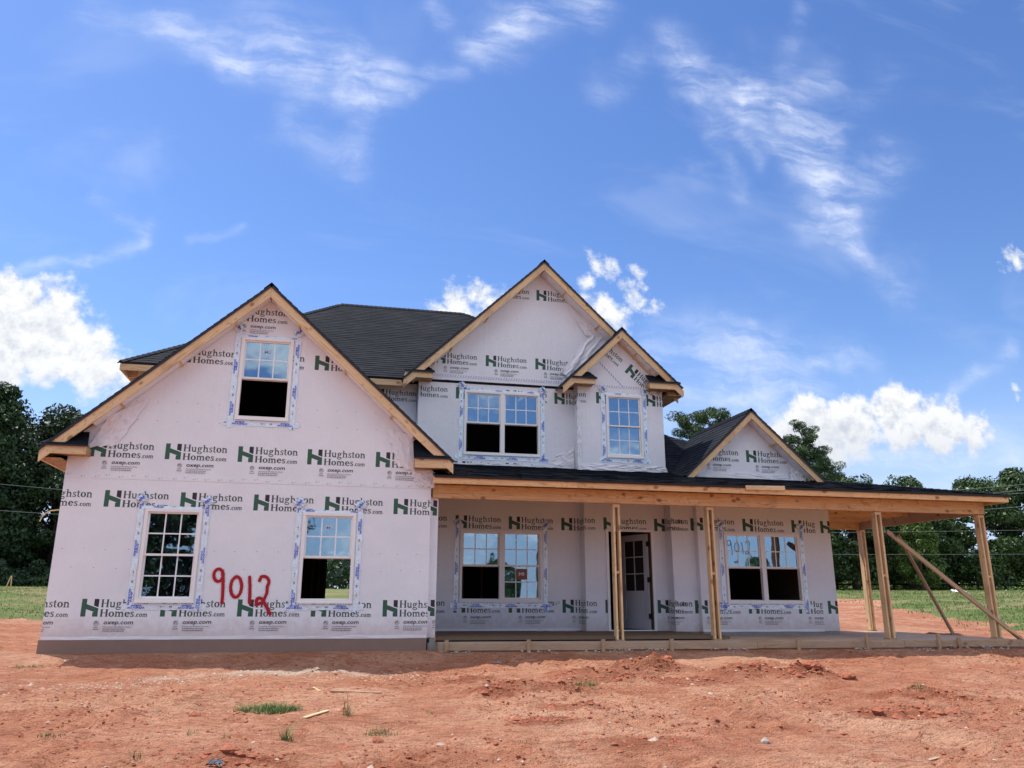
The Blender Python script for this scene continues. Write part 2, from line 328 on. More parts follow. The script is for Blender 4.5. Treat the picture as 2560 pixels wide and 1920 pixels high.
# ------------------------------------------------------------------ object helpers
def link(name, me, m=None, parent=None, world=None, kind=None, label=None, cat=None, group=None):
    o = bpy.data.objects.new(name, me); COL.objects.link(o)
    if m is not None and me is not None:
        for q in (m if isinstance(m, (list, tuple)) else [m]): me.materials.append(q)
    if parent is not None:
        o.parent = parent; o.matrix_parent_inverse = WM[parent.name].inverted()
    w = world if world is not None else Matrix.Identity(4)
    o.matrix_basis = w; WM[o.name] = w
    tag(o, kind, label, cat, group); return o
WM = {}
def tag(o, kind=None, label=None, cat=None, group=None):
    if kind: o['kind'] = kind
    if label: o['label'] = label
    if cat: o['category'] = cat
    if group: o['group'] = group
def empty(name, loc, label, cat, group=None):
    return link(name, None, None, None, Matrix.Translation(loc), None, label, cat, group)
def mesh(name, V, F, mi=None):
    me = bpy.data.meshes.new(name); me.from_pydata([tuple(v) for v in V], [], [tuple(f) for f in F])
    if mi is not None: me.polygons.foreach_set('material_index', mi)
    me.update(); return me
class MB:
    def __init__(s): s.V = []; s.F = []; s.I = []
    def poly(s, pts, i=0): n = len(s.V); s.V += [tuple(p) for p in pts]; s.F.append(tuple(range(n, n+len(pts)))); s.I.append(i)
    def box(s, a, b, i=0):
        x0, y0, z0 = [min(p, q) for p, q in zip(a, b)]; x1, y1, z1 = [max(p, q) for p, q in zip(a, b)]
        n = len(s.V); s.V += [(x0, y0, z0), (x1, y0, z0), (x1, y1, z0), (x0, y1, z0), (x0, y0, z1), (x1, y0, z1), (x1, y1, z1), (x0, y1, z1)]
        s.F += [tuple(n+k for k in f) for f in ((0, 3, 2, 1), (4, 5, 6, 7), (0, 1, 5, 4), (1, 2, 6, 5), (2, 3, 7, 6), (3, 0, 4, 7))]; s.I += [i]*6
    def prism(s, base, top, ib=0, it=0, iside=0):
        """two matching polygons joined by sides"""
        n = len(base); k = len(s.V); s.V += [tuple(p) for p in base]+[tuple(p) for p in top]
        s.F.append(tuple(k+i for i in reversed(range(n)))); s.I.append(ib)
        s.F.append(tuple(k+n+i for i in range(n))); s.I.append(it)
        for i in range(n): j = (i+1) % n; s.F.append((k+i, k+j, k+n+j, k+n+i)); s.I.append(iside)
    def out(s, name, m, parent=None, world=None, **k): return link(name, mesh(name, s.V, s.F, s.I), m, parent, world, **k)

def frame(p0, p1, up):
    x = (Vector(p1)-Vector(p0)); L = x.length; x.normalize(); up = Vector(up)
    y = up.cross(x).normalized(); z = x.cross(y)
    Mx = Matrix((x, y, z)).transposed().to_4x4(); Mx.translation = (Vector(p0)+Vector(p1))/2
    return Mx, L
def board(name, p0, p1, wid, thk, m, parent=None, up=(0, 0, 1), bev=.003, **k):
    """plank along p0-p1; wid is measured along up, thk across"""
    Mx, L = frame(p0, p1, up); a, b, c = L/2, thk/2, wid/2; e = min(bev, b*.4, c*.4)
    mb = MB()
    prof = [(-b+e, -c), (b-e, -c), (b, -c+e), (b, c-e), (b-e, c), (-b+e, c), (-b, c-e), (-b, -c+e)]
    mb.prism([(-a, y, z) for y, z in prof], [(a, y, z) for y, z in prof])
    return mb.out(name, m, parent, Mx, **k)
def boardpoly(name, pts, y0, y1, m, parent):
    """polygon in the XZ plane thickened from y0 to y1, its grain along the first edge"""
    p0 = Vector((pts[0][0], y0, pts[0][1])); p1 = Vector((pts[1][0], y0, pts[1][1]))
    Mx, _ = frame(p0, p1, (0, 0, 1)); inv = Mx.inverted(); mb = MB()
    mb.prism([inv @ Vector((x, y0, z)) for x, z in pts], [inv @ Vector((x, y1, z)) for x, z in pts])
    return mb.out(name, m, parent, Mx)

# --- polygon clipping (2D, convex)
def clip(poly, n, c):
    """keep the part where n.p >= c"""
    out = []; L = len(poly)
    for i in range(L):
        a, b = poly[i], poly[(i+1) % L]; da = n[0]*a[0]+n[1]*a[1]-c; db = n[0]*b[0]+n[1]*b[1]-c
        if da >= 0: out.append(a)
        if (da > 0 and db < 0) or (da < 0 and db > 0):
            k = da/(da-db); out.append((a[0]+(b[0]-a[0])*k, a[1]+(b[1]-a[1])*k))
    return out if len(out) > 2 else []
def clip_convex(poly, hull):
    ar = sum(hull[i][0]*hull[(i+1) % len(hull)][1]-hull[(i+1) % len(hull)][0]*hull[i][1] for i in range(len(hull)))
    s = 1 if ar > 0 else -1
    for i in range(len(hull)):
        a, b = hull[i], hull[(i+1) % len(hull)]; n = (-(b[1]-a[1])*s, (b[0]-a[0])*s)
        poly = clip(poly, n, n[0]*a[0]+n[1]*a[1])
        if not poly: return []
    return poly
def cut_hole(polys, h):
    x0, z0, x1, z1 = h; out = []
    for p in polys:
        if max(q[0] for q in p) <= x0 or min(q[0] for q in p) >= x1 or max(q[1] for q in p) <= z0 or min(q[1] for q in p) >= z1:
            out.append(p); continue
        out.append(clip(p, (-1, 0), -x0)); out.append(clip(p, (1, 0), x1))
        m_ = clip(clip(p, (1, 0), x0), (-1, 0), -x1) if clip(p, (1, 0), x0) else []
        if m_: out.append(clip(m_, (0, -1), -z0)); out.append(clip(m_, (0, 1), z1))
    return [p for p in out if len(p) > 2]

# --- lettering drawn from strokes (a bookish serif) and the built-in sans
def rect(x0, y0, x1, y1): return [(x0, y0), (x1, y0), (x1, y1), (x0, y1)]
def ring(cx, cy, rx, ry, a0, a1, ts, tt, n=10):
    out = []
    for i in range(n):
        a, b = R(a0+(a1-a0)*i/n), R(a0+(a1-a0)*(i+1)/n)
        o = lambda t: (cx+rx*math.cos(t), cy+ry*math.sin(t)); q = lambda t: (cx+(rx-ts)*math.cos(t), cy+(ry-tt)*math.sin(t))
        out.append([o(a), o(b), q(b), q(a)])
    return out
TS, TT = .20, .085
def serif(ch):
    X = .68
    if ch == 'H': return [rect(.09, 0, .30, 1), rect(.68, 0, .89, 1), rect(.29, .48, .69, .55)]+[rect(a, b, a+.34, b+.055) for a in (.03, .61) for b in (0, .945)], 1.0
    if ch == 'u': return [rect(.09, .2, .24, X), rect(.48, 0, .63, X), rect(0, X-.055, .24, X), rect(.38, X-.055, .63, X), rect(.63, 0, .72, .055)]+ring(.345, .22, .255, .235, 180, 345, TS, .11), .76
    if ch == 'g': return ring(.32, .46, .26, .23, 0, 360, TS*.9, TT)+ring(.33, -.12, .33, .2, 0, 360, .11, TT+.02)+[[(.12, .27), (.24, .25), (.2, .06), (.08, .1)], [(.1, .12), (.5, .07), (.6, -.02), (.2, .0)], rect(.5, .6, .70, .68)], .74
    if ch == 'h': return [rect(.09, 0, .24, 1), rect(.0, .945, .24, 1), rect(.48, 0, .63, .44), rect(0, 0, .33, .055), rect(.40, 0, .72, .055)]+ring(.37, .44, .26, .245, 0, 150, TS, .11), .76
    if ch == 'n': return [rect(.09, 0, .24, X), rect(.0, X-.055, .24, X), rect(.48, 0, .63, .44), rect(0, 0, .33, .055), rect(.40, 0, .72, .055)]+ring(.37, .44, .26, .245, 0, 150, TS, .11), .76
    if ch == 'm':
        return [rect(.09, 0, .24, X), rect(.0, X-.055, .24, X), rect(0, 0, .33, .055)]+sum([[rect(.46+d, 0, .61+d, .44), rect(.38+d, 0, .70+d, .055)]+ring(.36+d, .44, .25, .245, 0, 150, TS, .11) for d in (0, .38)], []), 1.12
    if ch == 's': return ring(.25, .50, .19, .185, 30, 250, .1, .09, 8)+ring(.25, .175, .21, .19, -150, 80, .12, .09, 8)+[[(.13, .42), (.2, .50), (.44, .24), (.36, .14)], rect(.04, .02, .09, .2), rect(.39, .48, .44, .66)], .50
    if ch == 't': return [rect(.12, .12, .27, .86), rect(.0, .62, .42, .68)]+ring(.31, .15, .19, .165, 180, 320, .15, .09, 6), .46
    if ch == 'o': return ring(.35, .34, .33, .355, 0, 360, TS, TT, 14), .72
    if ch == 'e': return ring(.33, .34, .31, .355, 25, 325, TS, TT+.015, 12)+[rect(.1, .35, .62, .42)]+ring(.33, .36, .31, .335, 0, 28, .13, .1, 3), .66
    if ch == 'c': return ring(.33, .34, .31, .355, 45, 320, TS, TT+.02, 11)+ring(.46, .54, .09, .09, 0, 360, .09, .09, 5), .62
    if ch == '.': return [rect(.06, 0, .22, .15)], .28
def serif_line(s, x, y, cap, width):
    adv = sum(serif(c)[1] for c in s); k = width/adv; out = []
    for c in s:
        P, a = serif(c); out += [[(x+px*k, y+py*cap) for px, py in p] for p in P]; x += a*k
    return out
_tc = {}
def sans(s, bold=0.0, shear=0.):
    """triangles of a line of text, cap height about .7, starting at x = 0"""
    if (s, bold, shear) in _tc: return _tc[(s, bold, shear)]
    cu = bpy.data.curves.new('txt', 'FONT'); cu.body = s; cu.resolution_u = 2; cu.offset = bold; cu.shear = shear
    ob = bpy.data.objects.new('txt', cu); me = bpy.data.meshes.new_from_object(ob)
    me.calc_loop_triangles()
    T = [[(me.vertices[i].co.x, me.vertices[i].co.y) for i in t.vertices] for t in me.loop_triangles]
    bpy.data.objects.remove(ob); bpy.data.curves.remove(cu); bpy.data.meshes.remove(me)
    _tc[(s, bold, shear)] = T; return T
def sans_line(s, x, y, cap, width, **k):
    T = sans(s, **k); x0 = min(p[0] for t in T for p in t); x1 = max(p[0] for t in T for p in t); sx = width/(x1-x0)
    return [[(x+(px-x0)*sx, y+py*cap/.72) for px, py in t] for t in T]
HL = .276
def logo_polys(oxep):
    g = [rect(0, 0, .27, 1), [(.27, .42), (.64, .29), (.93, .20), (.93, .47), (.27, .70)], rect(.64, 0, .93, .26)]
    out = [(p, 0) for p in g]+[([(.67, .62), (.93, .53), (.93, 1.0), (.67, 1.0)], 1)]
    out += [(p, 2) for p in serif_line('Hughston', 1.04, .53, .45, 2.66)]+[(p, 2) for p in serif_line('Homes', 1.04, 0, .42, 1.90)]+[(p, 2) for p in serif_line('.com', 2.97, 0, .27, .72)]
    if oxep:
        out += [(p, 1) for p in sans_line('oxep.com', 1.32, -.42, .24, 1.62, bold=.012, shear=.15)]
        out += [(p, 3) for p in ring(.93, -.36, .14, .14, 0, 360, .02, .02, 14)]+[(p, 1) for p in sans_line('ETL', .84, -.41, .13, .18, bold=.02)]
        out += [(p, 3) for p in sans_line('HomeGuard Building Products', 1.32, -.60, .075, 1.5, bold=.01)]
        for dy, w in ((-.71, 1.2), (-.82, 1.1)):
            x = 1.32
            while x < 1.32+w: a = random.uniform(.05, .16); out.append((rect(x, dy, x+a, dy+.045), 3)); x += a+.03
        out += [(rect(.80, -.60, 1.04, -.565), 3), (rect(.78, -.72, .94, -.68), 3), (rect(.96, -.72, 1.08, -.68), 3)]
    return [([(x*HL, y*HL) for x, y in p], i) for p, i in out]
LOGO = {False: logo_polys(False), True: logo_polys(True)}

class Wall:
    """a flat wrapped wall: u runs to the right, z up; P(u, z, off) gives the point, off towards the viewer"""
    def __init__(s, name, poly, holes, P, parent, thick=.13, m=M_WRAP):
        s.poly, s.holes, s.P = poly, holes, P
        pcs = [poly]
        for h in holes: pcs = cut_hole(pcs, h)
        mb = MB()
        for p in pcs:
            mb.poly([P(u, z, 0) for u, z in p]); mb.poly([P(u, z, -thick) for u, z in reversed(p)], 1)
        for i in range(len(poly)):
            a, b = poly[i], poly[(i+1) % len(poly)]
            mb.poly([P(*a, 0), P(*a, -thick), P(*b, -thick), P(*b, 0)])
        for x0, z0, x1, z1 in holes:
            r = [(x0, z0), (x1, z0), (x1, z1), (x0, z1)]
            for i in range(4): a, b = r[i], r[(i+1) % 4]; mb.poly([P(*b, 0), P(*b, -thick), P(*a, -thick), P(*a, 0)], 1)
        s.o = mb.out(name, [m, M_STUD], parent)
    def prints(s, name, polys, mats, off=.0012, tr=None, parent=None):
        V = MB(); k = 0
        for p, i in polys:
            q = [tr(*c) for c in p] if tr else p
            q = clip_convex(q, s.poly)
            if not q: continue
            for piece in (lambda L: L)(cutall([q], s.holes)):
                V.poly([s.P(u, z, off+k*.00001) for u, z in piece], i)
            k += 1
        if V.F: return V.out(name, mats, parent or s.o, kind='stuff')
    def logos(s, u0, z, oxep, n=14, du=1.206, ang=0):
        umin = min(p[0] for p in s.poly)-1.1; umax = max(p[0] for p in s.poly)
        for k in range(-n, n):
            u = u0+k*du
            if u < umin or u > umax: continue
            ca, sa = math.cos(ang+random.uniform(-.006, .006)), math.sin(ang+random.uniform(-.006, .006)); u += random.uniform(-.006, .006)
            s.prints('printed_logo', LOGO[oxep], [M_GREEN, M_BLACK, M_TEXT, M_FINE], .0012, (lambda x, y, u=u: (u+x*ca-y*sa, z+x*sa+y*ca)))
    def staples(s, rows, du=.33, u0=None, u1=None):
        mb = MB(); a = min(p[0] for p in s.poly); b = max(p[0] for p in s.poly)
        for z in rows:
            u = a+random.uniform(.1, .3)
            while u < b-.05:
                zz = z+random.uniform(-.012, .012); q = rect(u, zz, u+.016, zz+.007)
                q = clip_convex(q, s.poly)
                for c in cutall([q], s.holes) if q else []: mb.poly([s.P(x, y, .0022) for x, y in c])
                u += du*random.uniform(.93, 1.07)
        if mb.F: mb.out('staple_row', M_BLACK, s.o, kind='stuff')
    def seam(s, z, marks='blue'):
        """lap of the upper sheet over the lower with its printed seam marks"""
        q = clip_convex(rect(-50, z-.035, 80, z+.03), s.poly)
        mb = MB()
        for c in cutall([q], s.holes): mb.prism([s.P(u, v, .001) for u, v in c], [s.P(u, v, .006) for u, v in c])
        mb.out('seam_tape' if marks == 'blue' else 'sheet_lap', M_WRAP, s.o)
        a = min(p[0] for p in q); b = max(p[0] for p in q); u = a+.03; L = []
        while u < b-.06:
            if marks == 'blue': L.append(([(u, z-.03), (u+.018, z-.03), (u+.05, z+.025), (u+.032, z+.025)], 0)); u += .062
            else:
                zz = z+random.choice((-.015, .012)); L.append(([(u, zz+.018), (u+.008, zz+.022), (u+.022, zz), (u+.016, zz-.004)], 0)); L.append(([(u+.016, zz-.004), (u+.022, zz), (u+.07, zz+.026), (u+.066, zz+.03)], 0)); u += random.uniform(.15, .24)
        s.prints('seam_marks', L, [M_SEAMBLUE if marks == 'blue' else M_FINE], .0075)
def cutall(polys, holes):
    for h in holes: polys = cut_hole(polys, h)
    return polys
M_SEAMBLUE = mat('pale_blue_print', (.38, .38, .68), .6)
def PY(Y): return lambda u, z, off=0: (u, Y-off, z)
def inset(h, d=.03): return (h[0]+d, h[1]+d, h[2]-d, h[3]-d)

# ------------------------------------------------------------------ terrain
def vnoise(x, y, seed=0):
    xi = np.floor(x).astype(np.int64); yi = np.floor(y).astype(np.int64); fx = x-xi; fy = y-yi
    fx = fx*fx*(3-2*fx); fy = fy*fy*(3-2*fy)
    def h(a, b):
        n = (a*374761393+b*668265263+seed*1442695041) & 0x7fffffff; n = ((n ^ (n >> 13))*1274126177) & 0x7fffffff
        return ((n ^ (n >> 16)) & 0xffff)/65535.
    return (h(xi, yi)*(1-fx)+h(xi+1, yi)*fx)*(1-fy)+(h(xi, yi+1)*(1-fx)+h(xi+1, yi+1)*fx)*fy
def fbm(x, y, o=5, seed=0, g=.5):
    s = 0; a = 1; t = 0
    for i in range(o): s = s+a*vnoise(x*2**i, y*2**i, seed+i); t += a; a *= g
    return s/t
def sstep(x, a, b): t = np.clip((x-a)/(b-a), 0, 1); return t*t*(3-2*t)
CLODS = [(9.3, -2.35, .85, .22), (8.5, -2.9, .8, .12), (10.5, -3.1, .75, .16), (11.3, -3.5, .6, .19), (8.0, -3.4, .9, .08), (11.7, -5.2, .8, .10), (6.9, -4.2, .9, .09), (9.5, -3.6, .8, .07), (7.0, -7.6, .7, .05), (10.5, -6.5, .8, .04), (6.6, -6.4, .45, .05), (4.9, -8.1, .45, .04), (7.1, -5.5, .5, .04), (19.3, 3.2, .9, .18), (3.9, -7.6, .5, .03), (6.4, -3.2, .5, .03)]
def height(x, y):
    yy = np.minimum(y, 0)
    z = -.205-.2*(1-np.exp(yy/3.0))+.026*np.minimum(yy+1, 0)
    z = z-.05*sstep(x, 12, 18)*sstep(y, 2, -3)
    back = np.maximum(y, 0)
    far = np.sqrt((x-4)**2+(y+14)**2)
    z = z+.13*sstep(back, 2, 14)
    z = z+sstep(far, 22, 62)*1.35*sstep(y, -6, 14)+sstep(far, 60, 400)*2.*sstep(y, -6, 14)
    near = sstep(y, .6, -.8)*sstep(far, 60, 20)
    out = np.maximum(np.maximum(sstep(x, 0., -.8), sstep(x, 18.2, 19.)), sstep(y, -.25, -.7))
    out = np.maximum(out, sstep(y, 12.5, 13.5))
    rough = (fbm(x*.8, y*.8, 5, 3)-.5)*.13+(fbm(x*4, y*4, 5, 9, .68)-.5)*.15*(.35+1.1*sstep(fbm(x*.9, y*.9, 3, 55), .42, .62))
    z = z+rough*out
    c = np.zeros_like(z)
    for cx, cy, r, h in CLODS:
        d = np.sqrt(((x-cx)*.85)**2+((y-cy)*1.5)**2)/r; k = np.clip(1-d, 0, 1)
        lump = -.15+2.1*fbm(x*5, y*5, 5, 21, .75)
        z = z+h*.62*sstep(k, 0, .8)*lump*1.15; c = np.maximum(c, sstep(k, .05, .5)*np.clip(fbm(x*3, y*3, 3, 5)*1.7, 0, 1))
    z = z-.05*np.exp(-(((x-10.0)/1.3)**2+((y+4.9)/.45)**2))      # shallow rut
    for y0, a_, b_ in ((-6.4, .05, .0), (-7.9, .05, .0), (-4.3, -.07, 1.0)):            # tyre tracks
        yc = y0+a_*(x-6)+.25*np.sin(x*.35+b_); q_ = np.abs(y-yc)
        z = z-.022*np.exp(-(q_/.13)**2)*(.4+.6*np.abs(np.sin(x*22+y*6)))*sstep(fbm(x*.6, y*.6, 2, 91), .38, .55)+.016*np.exp(-((q_-.22)/.07)**2)
    return z, c, out
def axis(bounds, steps):
    o = []; 
    for (a, b), s in zip(zip(bounds[:-1], bounds[1:]), steps): o += list(np.arange(a, b, s))
    return np.array(o+[bounds[-1]])
gx = axis([-900, -300, -100, -30, -4, 19, 50, 120, 400, 1200], [100, 25, 4, .45, .055, .45, 2, 14, 100])
gy = axis([-300, -60, -20, -10.5, 1.2, 30, 90, 300, 1500], [40, 5, .6, .055, .45, 2.5, 14, 120])
GX, GY = np.meshgrid(gx, gy); GZ, GC, GO = height(GX, GY)
nx, ny = len(gx), len(gy)
me = bpy.data.meshes.new('ground')
co = np.stack([GX, GY, GZ], -1).reshape(-1, 3).astype(np.float32)
idx = np.arange(nx*ny).reshape(ny, nx); q = np.stack([idx[:-1, :-1], idx[:-1, 1:], idx[1:, 1:], idx[1:, :-1]], -1).reshape(-1, 4).astype(np.int32)
me.vertices.add(nx*ny); me.vertices.foreach_set('co', co.ravel()); me.loops.add(q.size); me.loops.foreach_set('vertex_index', q.ravel())
me.polygons.add(len(q)); me.polygons.foreach_set('loop_start', np.arange(0, q.size, 4, dtype=np.int32)); me.polygons.foreach_set('loop_total', np.full(len(q), 4, np.int32))
me.update(calc_edges=True); me.polygons.foreach_set('use_smooth', np.ones(len(q), bool))
# where grass grows: beyond the graded pad
edge = np.where(GX < 8, 13.5+fbm(GX*.3, GY*.3, 3, 31)*3-1.5, 0)
gl = sstep(GY, edge-.8, edge+1.2)*(GX < 8)
line_r = 0                                                    # right side: boundary runs back to the left
gr_ = sstep(GX-np.maximum(21.9+(GY-3.8)*.452, 20.5)+fbm(GX*.25, GY*.25, 3, 37)*5-2.5, -1.2, 1.2)*(GX >= 8)
farr = np.sqrt((GX-4)**2+(GY+14)**2); gf = sstep(farr, 42, 48)
grass = np.clip(np.maximum(np.maximum(gl, gr_), gf), 0, 1)*np.where(GY < -12, sstep(farr, 20, 30), 1)
gravel = np.exp(-((GY+2.75+.25*np.sin(GX*1.3)-(GX-4)*.14)/.45)**2)*sstep(GX, -6, -2)*sstep(GX, 6.2, 5.0)*np.clip(4.5*(fbm(GX*.9, GY*2.2, 4, 41)-.36), 0, 1.6)
gravel = np.maximum(gravel, .8*np.exp(-((GX+.9)**2/1.6+(GY+.2)**2/1.6)))
for n_, a_ in (('grass', grass), ('gravel', gravel), ('clod', GC)):
    at = me.attributes.new(n_, 'FLOAT', 'POINT'); at.data.foreach_set('value', a_.astype(np.float32).ravel())
link('ground', me, M_GROUND, kind='structure')
def gz(x, y): return float(height(np.array([float(x)]), np.array([float(y)]))[0][0])

# road strip far to the right
rd = MB(); pts = [(x, 60-.12*(x-30)) for x in range(26, 140, 6)]
for (xa, ya), (xb, yb) in zip(pts[:-1], pts[1:]):
    for w0, w1 in ((-1.3, 1.3),): rd.poly([(xa, ya+w0, gz(xa, ya+w0)+.03), (xb, yb+w0, gz(xb, yb+w0)+.03), (xb, yb+w1, gz(xb, yb+w1)+.03), (xa, ya+w1, gz(xa, ya+w1)+.03)])
rd.out('road', M_PAVE, kind='structure')

# ------------------------------------------------------------------ the house
H = empty('house', (6, 4, -.2), 'two storey house under construction wrapped in pale printed house wrap with dark shingle roofs', 'house')

def window(x, z, w, h, Y, open_=(True,), parent=H, sticker=None):
    """single or twin double hung window; open_ tells for each unit whether the lower opening is empty"""
    n = len(open_); fw = .052; o = MB()
    y0, y1 = Y-.034, Y+.07
    o.box((x, y0, z), (x+w, y1, z+fw)); o.box((x, y0, z+h-fw), (x+w, y1, z+h))
    o.box((x, y0+.001, z+fw), (x+fw, y1, z+h-fw)); o.box((x+w-fw, y0+.001, z+fw), (x+w, y1, z+h-fw))
    o.box((x-.012, y0-.008, z-.018), (x+w+.012, y0, z+.012))
    if n == 2: o.box((x+w/2-fw, y0+.002, z+fw), (x+w/2+fw, y1, z+h-fw))
    F = o.out('window', M_VINYL, parent)
    uw = w/n
    for k in range(n):
        a = x+k*uw+fw+(.0 if k == 0 or n == 1 else 0); b = x+(k+1)*uw-fw
        zm = z+h/2
        for part in ('upper', 'lower'):
            yy = Y+.004 if part == 'upper' else Y+.032
            c, d = (zm-.018, z+h-fw) if part == 'upper' else (z+fw, zm+.018)
            s = MB(); sw = .030
            if part == 'lower' and open_[k]:
                yy = Y+.050; s.box((a, yy, zm-.028), (b, yy+.03, zm+.012)); s.out('sash', M_VINYL, F)
                s = MB(); s.box((a, Y+.036, z+fw), (b, Y+.066, z+fw+.012)); s.out('sill_track', M_VINYL, F)
                continue
            s.box((a, yy, c), (b, yy+.03, c+sw+.006)); s.box((a, yy, d-sw), (b, yy+.03, d)); s.box((a, yy+.001, c+sw+.006), (a+sw, yy+.029, d-sw)); s.box((b-sw, yy+.001, c+sw+.006), (b, yy+.029, d-sw))
            s.out('sash', M_VINYL, F)
            A, B, C, D = a+sw, b-sw, c+sw+.006, d-sw
            for i in range(3):
                for j in range(2):
                    p0, p1 = A+(B-A)*i/3, A+(B-A)*(i+1)/3; q0, q1 = C+(D-C)*j/2, C+(D-C)*(j+1)/2
                    g = MB(); yg = yy+.014; g.box((p0, yg, q0), (p1, yg+.004, q1)); g.out('pane', M_GLASS, F)
            mu = MB()
            for i in (1, 2): mu.box((A+(B-A)*i/3-.011, yy+.010, C), (A+(B-A)*i/3+.011, yy+.0135, D))
            mu.out('muntin', M_GRILLE, F)
            mu = MB(); mu.box((A, yy+.0095, (C+D)/2-.011), (B, yy+.0137, (C+D)/2+.011)); mu.out('muntin', M_GRILLE, F)
            if sticker and (k, part) in sticker:
                cx_, cz_ = (A+B)/2, (C+D)/2+(D-C)*.25; st = MB()
                kind = sticker[(k, part)]
                if kind == 'brown':
                    st.box((cx_-.125, yy+.006, cz_-.115), (cx_+.125, yy+.0075, cz_+.115)); so = st.out('sticker', M_STICK, F)
                    tm = M_WHITE
                else: tm = M_FAINT; so = F
                t_ = MB()
                for tri in sans_line('MI', cx_-.06, cz_-.03, .07, .12, bold=.03): t_.poly([(u, yy+.0045, v) for u, v in tri])
                t_.out('sticker_print', tm, so)
    return F

TAPE_T = None
def tape_text(vertical_len, L, wdt):
    """blue lettering, pale dashes and little arrows repeated along a strip of length L"""
    out = []; u = random.uniform(-.05, .25)
    while u < L:
        out += [([(px, py) for px, py in t], 0) for t in sans_line('WINDOW', u, .050, .032, .27, bold=.025)]
        out += [([(px, py) for px, py in t], 0) for t in sans_line('WRAP', u+.05, .018, .028, .17, bold=.025)]
        for k in range(3): out.append((rect(u+.36+k*.016, .035, u+.370+k*.016, .062), 1))
        out.append((rect(u+.47, .046, u+.56, .050), 1)); out.append(([(u+.52, .036), (u+.53, .036), (u+.545, .062), (u+.535, .062)], 1))
        u += .78
    r = rect(0.004, 0.003, L-.004, wdt-.003)
    return [(c, i) for p, i in out for c in [clip_convex(p, r)] if c]
def tape(p0, p1, Y, wdt=.10, flip=False, parent=H, off=.005, ragged=True):
    """strip of flashing tape lying on a wall facing -Y, from p0 to p1 (x, z)"""
    d = Vector((p1[0]-p0[0], p1[1]-p0[1])); L = d.length; d.normalize(); nn = Vector((-d.y, d.x))
    P = lambda s, t, o: (p0[0]+d.x*s+nn.x*(t-wdt/2), Y-off-o, p0[1]+d.y*s+nn.y*(t-wdt/2))
    mb = MB(); ns = max(3, int(L/.04)); base = []
    ph = random.uniform(0, 50)
    f = lambda s, t: .0035*(1+math.sin(s*23+ph+t*30))*math.sin(s*7.3+ph)**2+.002*math.sin(s*61+ph)**2
    e = lambda s: .004*math.sin(s*19+ph)+.003*math.sin(s*43+2*ph)
    V = []; 
    for i in range(ns+1):
        s = L*i/ns
        for j in range(4):
            t = wdt*j/3; t += e(s)*(1 if j in (0, 3) else 0); V.append(P(s, t, f(s, t)))
    F = [(i*4+j, (i+1)*4+j, (i+1)*4+j+1, i*4+j+1) for i in range(ns) for j in range(3)]
    o = link('tape_strip', mesh('tape_strip', V, F), M_TAPE, parent)
    T = MB(); fl = (lambda s, t: (L-s, wdt-t)) if flip else (lambda s, t: (s, t))
    for p, i in tape_text(0, L, wdt):
        T.poly([P(*fl(s, t), .0085) for s, t in p], i)
    T.out('printed_text', [M_BLUE, M_FINE], o, kind='stuff')
    return o
def bunch(x, z, Y, r=.11, parent=H):
    """crumpled folded end of a tape"""
    V = []; F = []; n = 9
    ph = random.uniform(0, 99)
    for i in range(n+1):
        for j in range(n+1):
            u, v = i/n-.5, j/n-.5; a = R(35)
            h = .018+.022*abs(math.sin(u*13+ph)+math.cos(v*11+ph*2))*max(0, 1-2*max(abs(u), abs(v))**2)
            V.append((x+(u*math.cos(a)-v*math.sin(a))*r*1.5+.01*math.sin(v*17+ph), Y-h, z+(u*math.sin(a)+v*math.cos(a))*r*1.3+.01*math.sin(u*21+ph)))
    F = [(i*(n+1)+j, (i+1)*(n+1)+j, (i+1)*(n+1)+j+1, i*(n+1)+j+1) for i in range(n) for j in range(n)]
    o = link('tape_fold', mesh('tape_fold', V, F), M_TAPE, parent)
    T = MB()
    a = R(random.choice((55, -50, 40)))
    for t in sans_line('WRA', -.07, -.02, .045, .13, bold=.04): T.poly([(x+u*math.cos(a)-v*math.sin(a), Y-.062, z+u*math.sin(a)+v*math.cos(a)) for u, v in t])
    T.out('printed_text', M_BLUE, o)
def taped(x, z, w, h, Y, up=.16, dn=.16, flipb=True, top=True):
    tape((x-.075, z-dn), (x-.07, z+h+up), Y, flip=False, off=.007)
    tape((x+w+.075, z+h+up), (x+w+.072, z-dn), Y, flip=False, off=.007)
    tape((x-.20, z-.075), (x+w+.2, z-.078), Y, flip=flipb, off=.004)
    if top: tape((x-.05, z+h+.02), (x+w+.05, z+h+.02), Y, wdt=.05, off=.003).hide_render = False
    bunch(x-.07, z+h+up, Y); bunch(x+w+.075, z+h+up*.9, Y)
